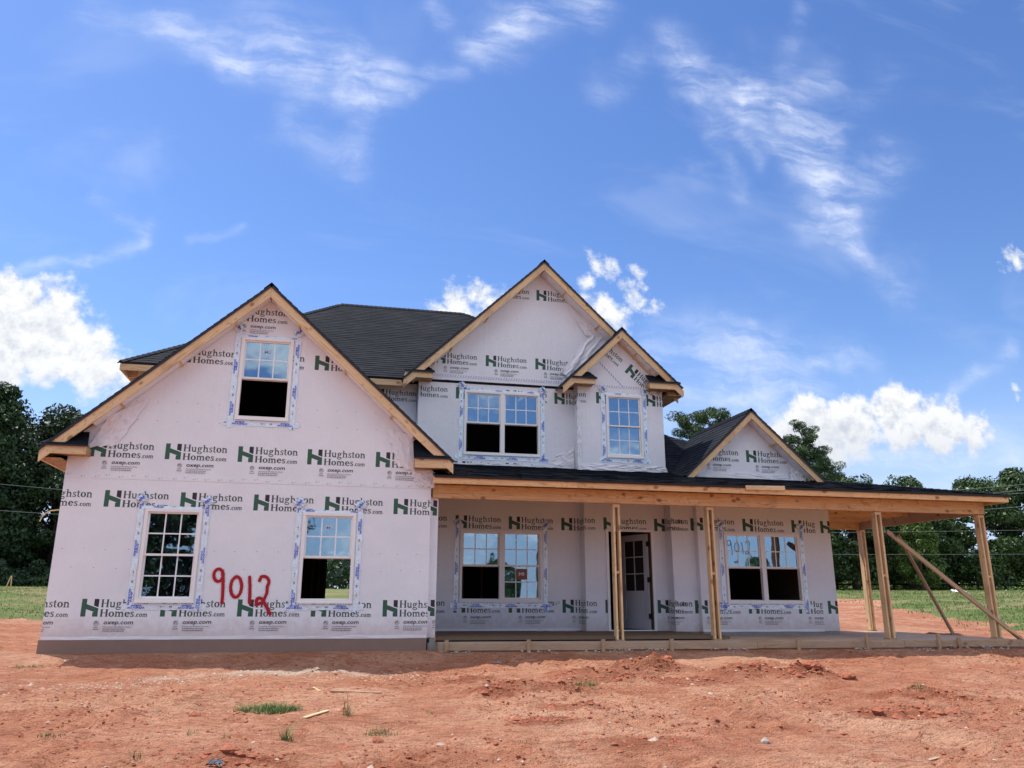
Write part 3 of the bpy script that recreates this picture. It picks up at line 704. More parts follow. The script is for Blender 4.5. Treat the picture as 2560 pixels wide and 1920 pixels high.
def crumple(name, c00, c10, c11, c01, amp, fx, fy, n=26, m=M_FOLD, parent=H, out=(0, -1, 0), seed=0, edge=0.02):
    """loose plastic: a bilinear patch with folds"""
    V = []; o = Vector(out)
    c00, c10, c11, c01 = map(Vector, (c00, c10, c11, c01))
    for i in range(n+1):
        for j in range(n+1):
            u, v = i/n, j/n; p = (c00*(1-u)+c10*u)*(1-v)+(c01*(1-u)+c11*u)*v
            w_ = mnoise.noise(Vector((u*2.3+seed*3, v*2.3, seed)))*2.4+mnoise.noise(Vector((u*6+seed, v*6+9, seed)))*.9
            a = 1-abs(math.sin(fx*u*3.14+fy*v*3.14+seed+w_)); b = mnoise.noise(Vector((u*11+seed, v*11, seed+4)))
            k = amp*(.60*a*a*(.5+.5*math.sin(3*u+2*v+seed)**2)+.16*(b+.5))+.006
            en = edge*math.sin(u*19+seed)*math.sin(v*23+seed)
            V.append(p+o*k+Vector((en, 0, en*.8)))
    F = [(i*(n+1)+j, (i+1)*(n+1)+j, (i+1)*(n+1)+j+1, i*(n+1)+j+1) for i in range(n) for j in range(n)]
    me = mesh(name, V, F); me.polygons.foreach_set('use_smooth', [True]*len(F))
    return link(name, me, m, parent)

# --- garage wing, front wall at Y = 0
GH = [(1.3815, .5856, .914, 1.52), (3.9666, .5856, .914, 1.52), (2.672, 3.7188, .914, 1.52)]
gpoly = [(.05, 0), (6.2, 0), (6.2, 3.21), (3.13, 6.07), (.05, 3.20)]
W1 = Wall('garage_front_wall', gpoly, [inset((x, z, x+w, z+h)) for x, z, w, h in GH], PY(0), H)
W1.logos(.594, .355, True); W1.logos(.71, 2.115, False); W1.logos(.385, 2.95, True, du=1.197); W1.logos(1.58, 4.70, False); W1.logos(2.43, 5.55, True)
W1.staples([1.12, 1.42, 3.62, 3.95], .34); W1.seam(2.62, 'grey')
for (x, z, w, h), op, st in zip(GH, [(False,), (True,), (True,)], [None, {(0, 'upper'): 'f'}, {(0, 'upper'): 'f'}]):
    window(x, z, w, h, 0, op, sticker=st); taped(x, z, w, h, 0)
s = MB(); s.prism([(.03, -.02, -.45), (6.19, -.02, -.45), (6.19, 12.4, -.45), (.03, 12.4, -.45)], [(.03, -.02, -.002), (6.19, -.02, -.002), (6.19, 12.4, -.002), (.03, 12.4, -.002)])
s.out('garage_foundation', M_CONC, H)
Wall('garage_left_wall', [(0, -.002), (12.267, -.002), (12.267, 2.9), (0, 2.9)], [], lambda u, z, off=0: (.052-off, 12.4-u, z), H).logos(.5, .355, True, n=10)
Wall('garage_right_wall', [(.135, 0), (2.8, 0), (2.8, 3.0), (.135, 3.0)], [], lambda u, z, off=0: (6.2+off, u, z), H)

def shingled(name, tri, polyH, eave, upv, parent, thick=.045, under=M_OSB, tabs=True, exp=.143):
    """roof slope: a deck (drip edge, board underside) and shingle tabs. polyH: convex 3D polygon, eave: point on the eave, upv: vector up the slope"""
    P = [Vector(p) for p in polyH]; up = Vector(upv).normalized(); n = None
    nrm = Vector((0, 0, 0))
    for i in range(len(P)): nrm += P[i].cross(P[(i+1) % len(P)])
    nrm.normalize()
    if nrm.z < 0: P.reverse(); nrm = -nrm
    e0 = Vector(eave); al = up.cross(nrm).normalized()
    mb = MB(); mb.prism([p-nrm*thick for p in P], P, 1, 0, 0)
    D = mb.out(name, [M_DRIP, under], parent)
    if not tabs: return D
    q = [((p-e0).dot(al), (p-e0).dot(up)) for p in P]
    smin = min(a for a, b in q); smax = max(a for a, b in q); tmin = min(b for a, b in q); tmax = max(b for a, b in q)
    V = []; F = []; T = []
    t = tmin-.015; row = 0
    while t < tmax:
        band = clip(clip(q, (0, 1), t), (0, -1), -(t+exp)) if clip(q, (0, 1), t) else []
        if band:
            s_ = min(a for a, b in band)-random.uniform(0, .3); send = max(a for a, b in band)
            while s_ < send:
                w = random.uniform(.14, .36); lift = random.choice((.004, .010)); drop = random.choice((0, .0, .018))
                c = clip(band, (1, 0), s_); c = clip(c, (-1, 0), -(s_+w)) if c else []
                if c:
                    k = len(V); m_ = len(c); tone = random.random()*.6+(.4 if lift > .005 else 0)
                    for a, b in c:
                        f = (b-t)/exp; V.append(e0+al*a+up*(b)+nrm*(.002+(lift*.6+.004)*(1-f)))
                    for a, b in c: V.append(e0+al*a+up*b+nrm*.001)
                    F.append(tuple(range(k, k+m_))); T.append(tone)
                    for i in range(m_):
                        j = (i+1) % m_
                        if abs(c[i][1]-t) < 1e-4 and abs(c[j][1]-t) < 1e-4: F.append((k+i, k+m_+i, k+m_+j, k+j)); T.append(0.)
                s_ += w
        t += exp
    me = mesh('shingles', V, F); at = me.attributes.new('tone', 'FLOAT', 'FACE'); at.data.foreach_set('value', T)
    link('shingles', me, M_SHINGLE, D, kind='stuff')
    return D
def ridge_caps(p0, p1, wid, parent, slope=.9):
    p0, p1 = Vector(p0), Vector(p1); L = (p1-p0).length; d = (p1-p0).normalized(); sd = Vector((-d.y, d.x, 0)).normalized(); n = int(L/.14); V = []; F = []; T = []
    dz = slope*wid
    for i in range(n):
        a = p0+d*(i*.14); b = p0+d*(i*.14+.2); k = len(V)
        V += [a+sd*wid-Vector((0, 0, dz))+Vector((0, 0, .026)), a+Vector((0, 0, .034)), a-sd*wid-Vector((0, 0, dz))+Vector((0, 0, .026)), b+sd*wid-Vector((0, 0, dz))+Vector((0, 0, .012)), b+Vector((0, 0, .018)), b-sd*wid-Vector((0, 0, dz))+Vector((0, 0, .012))]
        F += [(k, k+1, k+4, k+3), (k+1, k+2, k+5, k+4)]; t = random.random(); T += [t, t]
    me = mesh('ridge_cap', V, F); at = me.attributes.new('tone', 'FLOAT', 'FACE'); at.data.foreach_set('value', T)
    link('ridge_cap', me, M_SHINGLE, parent, kind='stuff')

def gable_roof(name, xa, za, xl, zl, xr, zr, yf, yb, ywall, ybl=None, ybr=None, rake=True, wid=.135, m=M_PINE, look=None, flap=0):
    """gable roof with its ridge along Y. yb: ridge end, ybl / ybr: eave ends"""
    ybl = yb if ybl is None else ybl; ybr = yb if ybr is None else ybr
    L = shingled(name, None, [(xa, yf, za), (xa, yb, za), (xl, ybl, zl), (xl, yf, zl)], (xl, yf, zl), (xa-xl, 0, za-zl), H)
    Rr = shingled(name, None, [(xa, yf, za), (xr, yf, zr), (xr, ybr, zr), (xa, yb, za)], (xr, yf, zr), (xa-xr, 0, za-zr), H)
    ridge_caps((xa, yf, za), (xa, yb, za), .13, L)
    if not rake: return L
    for x0, z0, s, par in ((xl, zl, 1, L), (xr, zr, -1, Rr)):
        d = Vector((xa-x0, za-z0)).normalized(); n = Vector((d.y*s, -d.x*s)) if s == 1 else Vector((-d.y, d.x))
        n = Vector((abs(d.y)*s, -abs(d.x)))                      # down-inwards
        sec = abs((xa-x0)/1)/(Vector((xa-x0, za-z0)).length)
        dv = .046/sec; wv = wid/sec                              # vertical measures
        sl = (za-z0)/(xa-x0)
        xe = x0+.02*s
        pts = [(xe, z0+sl*(xe-x0)-dv), (xa-.001*s, za-dv), (xa-.001*s, za-dv-wv), (xe, z0+sl*(xe-x0)-dv-wv)]
        boardpoly('rake_board', pts, yf+.018, yf+.055, m, par)
        # lookouts between rake board and wall
        Ln = Vector((xa-x0, za-z0)).length; k = .35
        while k < Ln-.15:
            px, pz = x0+d.x*k, z0+d.y*k-(.046+.095)/sec
            board('lookout', (px, yf+.056, pz-.01), (px, ywall+.0, pz-.01), .088, .038, m, par, up=(-d.y*s, 0, abs(d.x)))
            k += look or 1.18
        if flap:
            crumple('wrap_flap', (x0+.75*s*flap, yf+.058, z0+sl*.75*s*flap-dv-wv+.02), (xa-.01*s, yf+.058, za-.01*s*sl-dv-wv+.02), (xa-.01*s, ywall-.006, za-.01*s*sl-dv-wv+.05), (x0+.75*s*flap, ywall-.006, z0+sl*.75*s*flap-dv-wv+.02), .02, 4, .7, n=44, parent=par, out=(0, -.3, -1), seed=x0, edge=.012)
    return L, Rr
GRo = gable_roof('garage_roof', 3.13, 6.18, -.31, 3.01, 6.57, 3.05, -.35, 7.2, 0, ybl=12.8, ybr=3.5, flap=1)

def cornice(x0, x1, yf, yw, zb, zt, ztop, tipx0, tipx1, m=M_PINE, parent=H):
    """boxed return at the foot of a rake with its own little shingled roof"""
    c = board('cornice_return', ((x0), yf+.02, (zb+zt)/2), (x1, yf+.02, (zb+zt)/2), zt-zb, .04, m, parent)
    s = MB(); s.box((x0+.002, yf+.041, zb+.015), (x1-.002, yw-.002, zt-.01)); s.out('return_box', M_OSB, c)
    e = .03
    ba = [(x0-e*(tipx0 is not None), yf-.03, zt+.012), (x1+e, yf-.03, zt+.012), (tipx1, yw-.004, ztop), (tipx0, yw-.004, ztop)]
    mb = MB(); mb.prism([(a, b, c_-.03) for a, b, c_ in ba], ba, 1, 0, 0); mb.out('return_roof', [M_DRIP, M_OSB], c)
    t = MB()
    for k in range(3):
        a, b = k/3, (k+1)/3; v = [Vector(p) for p in ba]; l0 = v[0].lerp(v[3], a); r0 = v[1].lerp(v[2], a); l1 = v[0].lerp(v[3], b); r1 = v[1].lerp(v[2], b); u = Vector((0, -.004, .016)); w_ = Vector((0, -.001, .004))
        t.poly([l0+u, r0+u, r1+w_, l1+w_]); t.poly([l0+w_*.2, r0+w_*.2, r0+u, l0+u])
    t.out('return_shingle', M_SHINGLE, c); return c
cornice(-.27, .41, -.33, 0, 2.93, 3.07, 3.36, .02, .34)
cornice(5.86, 6.48, -.33, 0, 2.92, 3.09, 3.48, 5.84, 6.18)
# eaves running back along the garage sides
board('eave_fascia', (-.285, -.30, 2.90), (-.285, 12.7, 2.90), .145, .036, M_PINE, H)
s = MB(); s.box((-.265, -.29, 2.852), (.045, 12.6, 2.862)); s.out('soffit', M_OSB, H)
board('eave_fascia', (6.53, -.30, 2.94), (6.53, 3.0, 2.94), .14, .036, M_PINE, H)

# --- main block, two storeys
EZ, EY, EXL, EXR = 5.62, 3.6, -.26, 12.72
sl = .733; RY = 8.25; RZ = EZ+sl*(RY-EY); rx0, rx1 = EXL+(RY-EY), EXR-(RY-EY); BY = RY+(RY-EY)
MR = shingled('main_roof', None, [(EXL, EY, EZ), (EXR, EY, EZ), (rx1, RY, RZ), (rx0, RY, RZ)], (EXL, EY, EZ), (0, 1, sl), H)
shingled('main_roof', None, [(EXL, EY, EZ), (rx0, RY, RZ), (EXL, BY, EZ)], (EXL, EY, EZ), (1, 0, sl), H)
shingled('main_roof', None, [(EXR, EY, EZ), (EXR, BY, EZ), (rx1, RY, RZ)], (EXR, EY, EZ), (-1, 0, sl), H)
shingled('main_roof', None, [(EXL, BY, EZ), (rx0, RY, RZ), (rx1, RY, RZ), (EXR, BY, EZ)], (EXL, BY, EZ), (0, -1, sl), H, tabs=False)
ridge_caps((rx0, RY, RZ), (rx1, RY, RZ), .13, MR, .7)
for a, b in (((EXL, EY, EZ), (rx0, RY, RZ)), ((EXR, EY, EZ), (rx1, RY, RZ))): ridge_caps(a, b, .12, MR, .45)
board('eave_fascia', (EXL+.01, EY+.03, EZ-.115), (6.0, EY+.03, EZ-.115), .14, .036, M_PINE, H)
board('eave_fascia', (EXL+.03, EY+.05, EZ-.115), (EXL+.03, BY, EZ-.115), .14, .036, M_PINE, H)
for k in range(9): board('rafter_tail', (-.2+k*.61, EY+.05, EZ-.13), (-.2+k*.61, 4.0, EZ-.10), .10, .038, M_PINE, H)
for k in range(8): board('rafter_tail', (EXL+.05, 4.3+k*.9, EZ-.13), (.05, 4.3+k*.9, EZ-.10), .10, .038, M_PINE, H)
W2 = Wall('recessed_upper_wall', [(.05, 2.4), (6.28, 2.4), (6.28, 5.60), (.05, 5.60)], [], PY(4.0), H)
W2.logos(5.25, 5.16, False); W2.logos(5.25, 3.40, True)
Wall('main_left_wall', [(0, 2.95), (8.267, 2.95), (8.267, 5.6), (0, 5.6)], [], lambda u, z, off=0: (.052-off, 12.4-u, z), H)
Wall('main_right_wall', [(.131, 0), (9.135, 0), (9.135, 5.6), (.131, 5.6)], [], lambda u, z, off=0: (12.21+off, 3.265+u, z), H).logos(1.0, 3.45, False)
Wall('main_back_wall', [(0, 0), (12.1, 0), (12.1, 5.6), (0, 5.6)], [(6.75, .05, 7.75, 2.1)], lambda u, z, off=0: (12.2-u, 12.4+off, z), H)

# projecting two storey gable
G2 = (7.3733, 3.9, 1.8357, 1.52)
W3 = Wall('upper_gable_wall', [(6.29, 3.3), (12.0, 3.3), (12.0, 6.0), (9.25, 8.62), (6.29, 5.80)], [inset((G2[0], G2[1], G2[0]+G2[2], G2[1]+G2[3]))], PY(3.63), H)
W3.logos(7.17, 5.21, False); W3.logos(7.17, 3.45, True); W3.logos(6.65, 6.05, True, du=1.23); W3.logos(9.15, 7.84, False)
W3.staples([4.6, 6.75, 7.3], .35); W3.seam(5.76)
window(G2[0], G2[1], G2[2], G2[3], 3.63, (True, True)); taped(*G2[:2], *G2[2:], 3.63, up=.12, dn=.1)
Wall('gable_left_return_wall', [(.0, 3.0), (.363, 3.0), (.363, 5.6), (0, 5.6)], [], lambda u, z, off=0: (6.288-off, 3.996-u, z), H)
gable_roof('upper_gable_roof', 9.25, 8.74, 5.87, 5.53, 12.63, 5.53, 3.2, 7.86, 3.63, ybl=3.56, ybr=3.56, flap=1)
cornice(5.93, 6.57, 3.22, 3.63, 5.56, 5.70, 5.98, 6.05, 6.44)
# bay of the upper floor with the small gable
B1 = (10.7517, 3.9, .914, 1.52)
W4 = Wall('upper_bay_wall', [(10.06, 3.3), (12.21, 3.3), (12.21, 5.86), (11.1, 6.92), (10.06, 5.90)], [inset((B1[0], B1[1], B1[0]+B1[2], B1[1]+B1[3]))], PY(3.26), H)
W4.logos(10.51, 5.19, False, du=1.26); W4.logos(9.66, 3.43, True)
W4.prints('printed_logo', LOGO[False], [M_GREEN, M_BLACK, M_TEXT, M_FINE], tr=lambda x, y: (11.26+x*.766+y*.643, 6.02-x*.643+y*.766))
W4.prints('printed_logo', LOGO[False], [M_GREEN, M_BLACK, M_TEXT, M_FINE], tr=lambda x, y: (10.31+x*.766+y*.643, 6.79-x*.643+y*.766))
W4.seam(5.63)
q = [([(10.62+k*.055, 6.22-k*.055), (10.64+k*.055, 6.235-k*.055), (10.66+k*.055, 6.18-k*.055), (10.64+k*.055, 6.165-k*.055)], 0) for k in range(11)]
W4.prints('seam_marks', q, [M_SEAMBLUE], .008)
window(*B1, 3.26, (False,)); taped(*B1[:2], *B1[2:], 3.26, up=.13, dn=.12)
Wall('bay_left_return_wall', [(0.002, 3.3), (.368, 3.3), (.368, 5.7), (0.002, 5.7)], [], lambda u, z, off=0: (10.058-off, 3.63-u, z), H).logos(-.5, 5.19, False)
gable_roof('bay_gable_roof', 11.1, 7.02, 9.58, 5.54, 12.62, 5.60, 2.9, 5.6, 3.26, ybl=3.56, ybr=3.56, flap=.8)
cornice(9.84, 10.40, 2.92, 3.26, 5.57, 5.70, 5.96, 9.98, 10.34); cornice(11.77, 12.52, 2.92, 3.26, 5.55, 5.70, 5.97, 11.80, 12.28)
board('eave_fascia', (12.62, 2.94, 5.48), (12.62, 9.0, 5.48), .14, .036, M_PINE, H)
s = MB(); s.box((12.23, 2.96, 5.415), (12.60, 9.0, 5.428)); s.out('soffit', M_OSB, H)

# --- ground floor front behind the porch: stepped planes
PW = (7.2263, .5983, 1.8357, 1.52)
W5 = Wall('porch_left_wall', [(6.2, .0), (9.95, .0), (9.95, 2.9), (6.2, 2.9)], [inset((PW[0], PW[1], PW[0]+PW[2], PW[1]+PW[3]))], PY(2.96), H)
W5.logos(7.11, .375, True, du=1.2); W5.logos(7.11, 2.145, False, du=1.2); W5.staples([1.35, 1.68], .35)
window(*PW, 2.96, (True, False), sticker={(1, 'lower'): 'brown'}); taped(*PW[:2], *PW[2:], 2.96, up=.14, dn=.19, flipb=True, top=False)
W6 = Wall('entry_wall', [(9.951, .0), (11.85, .0), (11.85, 2.9), (9.951, 2.9)], [(10.492, .0, 11.493, 2.115)], PY(2.64), H)
W6.logos(10.39, .375, True, du=1.2); W6.logos(10.39, 2.145, False, du=1.2)
r1 = Wall('entry_left_return_wall', [(0, 0), (.316, 0), (.316, 2.9), (0, 2.9)], [], lambda u, z, off=0: (9.949-off, 2.958-u, z), H); r1.logos(-.44, .375, True); r1.logos(-.44, 2.145, False)
W7 = Wall('entry_right_wall', [(11.851, .0), (12.40, .0), (12.40, 2.9), (11.851, 2.9)], [], PY(2.30), H)
W7.logos(12.48-1.2-.16, .375, True, du=1.2); W7.logos(12.48-1.2-.16, 2.145, False, du=1.2)
W7.logos(11.59-.34, .375, True, n=1, du=1.2); W7.logos(11.59-.34, 2.145, False, n=1, du=1.2)
r2 = Wall('entry_right_return_wall', [(0, 0), (.336, 0), (.336, 2.9), (0, 2.9)], [], lambda u, z, off=0: (11.849-off, 2.638-u, z), H); r2.logos(-.26, .375, True); r2.logos(-.26, 2.145, False)
PR = (13.0153, .5983, 1.8357, 1.52)
W8 = Wall('porch_right_wall', [(12.401, .0), (15.30, .0), (15.30, 2.9), (12.401, 2.9)], [inset((PR[0], PR[1], PR[0]+PR[2], PR[1]+PR[3]))], PY(2.14), H)
W8.logos(13.50, .375, True, du=1.215); W8.logos(13.50, 2.145, False, du=1.215); W8.staples([1.35], .4)
Wall('front_step_return_wall', [(0, 0), (.156, 0), (.156, 2.9), (0, 2.9)], [], lambda u, z, off=0: (12.399-off, 2.298-u, z), H)
wr = window(*PR, 2.14, (True, True)); taped(*PR[:2], *PR[2:], 2.14, up=.16, dn=.2, flipb=False, top=False)
W9 = Wall('wing_corner_wall', [(15.301, .005), (15.70, .005), (15.70, 2.9), (15.301, 2.9)], [], PY(2.17), H)
W9.logos(15.46, .375, False, n=1); W9.logos(15.46, 2.145, False, n=1)
Wall('wing_right_wall', [(.131, 0), (7, 0), (7, 3.2), (.131, 3.2)], [], lambda u, z, off=0: (15.70+off, 2.17+u, z), H)
Wall('wing_back_wall', [(0, 0), (3.5, 0), (3.5, 3.2), (0, 3.2)], [], lambda u, z, off=0: (15.7-u, 9.2+off, z), H)
for n_, x0, x1, y in (('left', 6.22, 9.94, 2.95), ('entry', 9.96, 11.84, 2.63), ('right', 11.86, 12.39, 2.29), ('wide', 12.41, 15.29, 2.13), ('end', 15.31, 15.69, 2.16)):
    s = MB(); s.box((x0, y, -.40), (x1, y+.5, -.002)); s.out('foundation', M_FOUND, H)
s = MB(); s.box((15.2, 2.6, -.4), (15.69, 9.2, -.002)); s.out('foundation', M_FOUND, H)

# inked numbers on the right hand window: 9012
def strokes(paths, wdt, P, name, m, parent, halo=0):
    mb = MB(); k = 0
    for path in paths:
        for a, b in zip(path[:-1], path[1:]):
            a_, b_ = Vector(a), Vector(b); d = (b_-a_); 
            if d.length < 1e-6: continue
            d.normalize(); n = Vector((-d.y, d.x))*wdt/2
            mb.poly([P(*(a_+n), k*.00003), P(*(a_-n), k*.00003), P(*(b_-n), k*.00003), P(*(b_+n), k*.00003)]); k += 1
            mb.poly([P(a_.x+wdt/2*math.cos(t*.785), a_.y+wdt/2*math.sin(t*.785), k*.00003) for t in range(8)]); k += 1
        b_ = Vector(path[-1]); mb.poly([P(b_.x+wdt/2*math.cos(t*.785), b_.y+wdt/2*math.sin(t*.785), k*.00003) for t in range(8)]); k += 1
    return mb.out(name, m, parent)
def arc(cx, cy, rx, ry, a0, a1, n=16): return [(cx+rx*math.cos(R(a0+(a1-a0)*i/n)), cy+ry*math.sin(R(a0+(a1-a0)*i/n))) for i in range(n+1)]
def digits(x, z, k, sl=0):
    nine = arc(.12, .78, .11, .17, 50, 400)+[(.235, .70), (.25, .45), (.262, .20), (.26, .04)]
    zero = arc(.56, .50, .13, .28, 90, 460)
    one = [(.86, .80), (.885, .55), (.90, .30), (.905, .10)]
    two = [(1.10, .72)]+arc(1.20, .70, .13, .15, 120, -40, 9)+[(1.30, .40), (1.22, .14), (1.06, .06)]+arc(1.14, .16, .08, .09, 220, 20, 8)+[(1.28, .10), (1.42, -.16)]
    return [[(x+px*k*1.14, z+py*k-sl*px*k) for px, py in p] for p in (nine, zero, one, two)]
D9 = digits(2.57, .56, .60, .08)
def f_spray(t, b):
    t.l.new(t.mix(t.noise(pos(t), 30, 4), (.36, .008, .018, 1), (.50, .02, .03, 1)), b.inputs['Base Color'])
strokes(D9, .052, lambda u, z, o: (u, -.0042-o, z), 'spray_painted_number', M_RED, W1.o)
# overspray speckle round the strokes
mb = MB()
for p in D9:
    for (a, b) in zip(p[:-1], p[1:]):
        L_ = math.dist(a, b)
        for _ in range(int(L_*1100)):
            k = random.random(); x = a[0]+(b[0]-a[0])*k+random.gauss(0, .024); z = a[1]+(b[1]-a[1])*k+random.gauss(0, .024); r_ = random.uniform(.0012, .003)
            mb.poly([(x-r_, -.0038, z-r_), (x+r_, -.0038, z-r_), (x+r_, -.0038, z+r_), (x-r_, -.0038, z+r_)])
mb.out('overspray', mat('red_overspray', (.50, .10, .12), .6), W1.o, kind='stuff')
strokes(digits(13.10, 1.60, .36, -.05), .009, lambda u, z, o: (u, 2.14+.006-o, z), 'inked_number', M_MARK, wr)['kind'] = 'stuff'
strokes([[(9.20, .55), (9.24, .60), (9.28, .53), (9.31, .60)], [(9.33, .56), (9.36, .60), (9.38, .55), (9.35, .54), (9.38, .57)], [(9.40, .55), (9.43, .62), (9.45, .57)]], .006, lambda u, z, o: (u, 2.956-.002-o, z), 'ink_scribble', M_MARK, W5.o)

# front door, standing open
dr = MB(); dr.box((10.435, 2.60, .0), (10.49, 2.70, 2.17)); dr.box((11.495, 2.60, .0), (11.55, 2.70, 2.17)); dr.box((10.491, 2.60, 2.115), (11.494, 2.70, 2.17)); dr.box((10.491, 2.60, .0), (11.494, 2.75, .025))
DF = dr.out('door_frame', M_VINYL, H)
th = R(70); hx, hy = 11.47, 2.745
Dw = Matrix.Translation((hx, hy, .03)) @ Matrix.Rotation(math.pi-th, 4, 'Z')
lw, lh = .90, 2.06
d = MB()
for a, b, c, e in ((0, 0, .13, lh), (lw-.13, 0, lw, lh), (.13, 0, lw-.13, .22), (.13, lh-.14, lw-.13, lh), (.13, .66, lw-.13, .82)): d.box((a, 0, b), (c, .044, e))
d.box((.13, .012, .22), (lw-.13, .034, .66)); d.box((.19, .006, .28), (lw-.19, .04, .60))
DO = d.out('door', M_DOOR, H, Dw)
g = MB(); g.box((lw/2-.012, .012, .82), (lw/2+.012, .034, lh-.14))
for zz in (1.18, 1.55): g.box((.13, .0125, zz), (lw-.13, .0335, zz+.022))
g.out('muntin', M_DOOR, DO, Dw)
for i in range(2):
    for j, (z0, z1) in enumerate(((.82, 1.18), (1.202, 1.55), (1.572, lh-.14))):
        g = MB(); g.box((.13 if i == 0 else lw/2+.012, .020, z0), (lw/2-.012 if i == 0 else lw-.13, .026, z1)); g.out('pane', glass_mat('door_glass', .06, (.25, .25, .3)) if False else M_DARK, DO, Dw)  # opaque panes, coloured with the darkness of the room behind
for zz in (.22, 1.0, 1.78):
    g = MB(); g.box((-.03, -.012, zz), (.012, .056, zz+.11)); g.out('hinge', M_METAL, DO, Dw)
g = MB(); g.box((lw-.07, -.004, .98), (lw-.03, 0, 1.02)); g.box((lw-.07, -.004, 1.12), (lw-.03, 0, 1.16)); g.out('lock_hole', M_METAL, DO, Dw)

# corner strip between garage and porch
W10 = Wall('corner_pillar', [(6.205, .0), (6.36, .0), (6.36, 2.45), (6.205, 2.45)], [], PY(.14), H, thick=.12)
W10.logos(6.08, .36, True, n=1); W10.logos(6.08, 2.12, False, n=1)
s = MB(); s.box((6.22, .05, -.30), (6.40, .5, -.08)); s.box((6.25, .06, -.08), (6.33, .2, -.01)); s.out('pillar_block', M_FOUND, H)
board('pillar_stud', (6.32, .12, -.07), (6.32, .12, .0), .05, .09, M_BRACE, H, up=(0, 1, 0))

# --- interior: floors, studs; decks and partitions coloured near black for room shade
s = MB(); s.box((.2, .16, -.05), (12.0, 12.2, .004)); s.box((12.0, 2.5, -.05), (15.5, 9.0, .004)); s.out('interior_floor', M_STUD, H)
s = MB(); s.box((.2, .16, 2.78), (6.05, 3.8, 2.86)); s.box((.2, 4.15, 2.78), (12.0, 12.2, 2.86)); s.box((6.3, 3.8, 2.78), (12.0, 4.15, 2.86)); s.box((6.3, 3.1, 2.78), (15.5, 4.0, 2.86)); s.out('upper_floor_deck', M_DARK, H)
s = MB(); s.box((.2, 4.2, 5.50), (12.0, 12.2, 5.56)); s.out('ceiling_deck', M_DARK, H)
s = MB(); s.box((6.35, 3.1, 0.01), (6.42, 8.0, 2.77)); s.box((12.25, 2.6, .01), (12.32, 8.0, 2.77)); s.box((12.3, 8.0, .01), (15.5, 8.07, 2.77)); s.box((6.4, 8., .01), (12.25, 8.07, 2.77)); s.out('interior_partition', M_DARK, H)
s = MB(); s.prism([(.2, 2.6, 2.87), (6.05, 2.6, 2.87), (3.13, 2.6, 5.75)], [(.2, 2.65, 2.87), (6.05, 2.65, 2.87), (3.13, 2.65, 5.75)]); s.box((.2, .14, 2.862), (6.05, 3.8, 2.87)); s.out('added_dark_backing', M_DARK, H)  # added dark backing so the upper garage opening stays black
s = MB(); s.box((6.4, 6.2, 2.865), (12.0, 6.25, 5.49)); s.out('added_dark_backing', M_DARK, H)  # second added dark sheet, behind the upper front windows
for x, y in [(1.2, 3.5), (1.9, 3.5), (4.15, 3.2), (4.28, 3.2), (4.4, 3.2), (2.6, 3.5), (7.6, 4.8), (8.05, 4.8), (13.35, 4.5), (13.5, 4.5), (13.62, 4.5), (14.3, 5.5)]:
    board('stud', (x, y, .01), (x, y, 2.77), .089, .038, M_STUD, H, up=(0, 1, 0))
for x in (2.7, 3.1, 7.7, 8.6, 11.0, 11.5): board('stud', (x, 5.2, 2.87), (x, 5.2, 5.49), .089, .038, M_STUD, H, up=(0, 1, 0))

# --- right wing roof and porch gable
shingled('wing_roof', None, [(12.215, 2.9, 3.3), (16.1, 2.9, 3.3), (12.9, 5.05, 4.91), (12.215, 5.05, 4.91)], (12.215, 2.9, 3.3), (0, 1, .75), H)
shingled('wing_roof', None, [(16.1, 2.9, 3.3), (16.1, 9.4, 3.3), (12.9, 8.0, 4.91), (12.9, 5.05, 4.91)], (16.1, 2.9, 3.3), (-1, 0, .503), H)
shingled('wing_roof', None, [(16.1, 9.4, 3.3), (12.215, 9.4, 3.3), (12.215, 8.0, 4.91), (12.9, 8.0, 4.91)], (16.1, 9.4, 3.3), (0, -1, 1.15), H, tabs=False)
shingled('wing_roof', None, [(12.215, 5.05, 4.91), (12.9, 5.05, 4.91), (12.9, 8.0, 4.91), (12.215, 8.0, 4.91)], (12.9, 5.05, 4.91), (-1, 0, 0), H, tabs=False)
W11 = Wall('porch_gable_wall', [(12.28, 3.28), (15.20, 3.28), (15.20, 3.44), (13.74, 4.79), (12.28, 3.43)], [], PY(2.12), H, thick=.1)
W11.logos(12.50, 3.71, True, du=1.21)
PG = gable_roof('porch_gable_roof', 13.74, 4.88, 12.04, 3.30, 15.46, 3.30, 1.78, 4.85, 2.12, ybl=4.4, ybr=4.4, wid=.115, flap=.35)

# --- porch roof
PZ, PYE, ps = 2.80, -.31, .215
def pz(y): return PZ+ps*(y-PYE)
PR1 = shingled('porch_roof', None, [(6.22, PYE, PZ), (18.36, PYE, PZ), (14.5, 3.55, pz(3.55)), (6.22, 3.62, pz(3.62))], (6.22, PYE, PZ), (0, 1, ps), H)
shingled('porch_roof', None, [(18.36, PYE, PZ), (18.36, 4.6, PZ), (15.72, 4.6, PZ+ps*2.64), (15.72, 2.33, PZ+ps*2.64)], (18.36, PYE, PZ), (-1, 0, ps), H)
ridge_caps((18.33, PYE+.03, PZ), (14.55, 3.5, pz(3.5)), .12, PR1, .16)
fz = 2.718; fj = [6.20, 8.9, 12.2, 15.85, 18.32]
for a, b in zip(fj[:-1], fj[1:]): board('porch_fascia', (a+.002, -.262, fz), (b-.002, -.262, fz), .128, .038, M_BEAM, H)
board('porch_fascia', (18.30, -.24, fz), (18.30, 4.55, fz), .128, .038, M_BEAM, H)
board('fascia_scrap', (12.30, -.302, 2.765), (13.14, -.302, 2.780), .085, .036, M_PINE, H)
bj = [6.24, 9.78, 11.72, 15.45, 18.00]
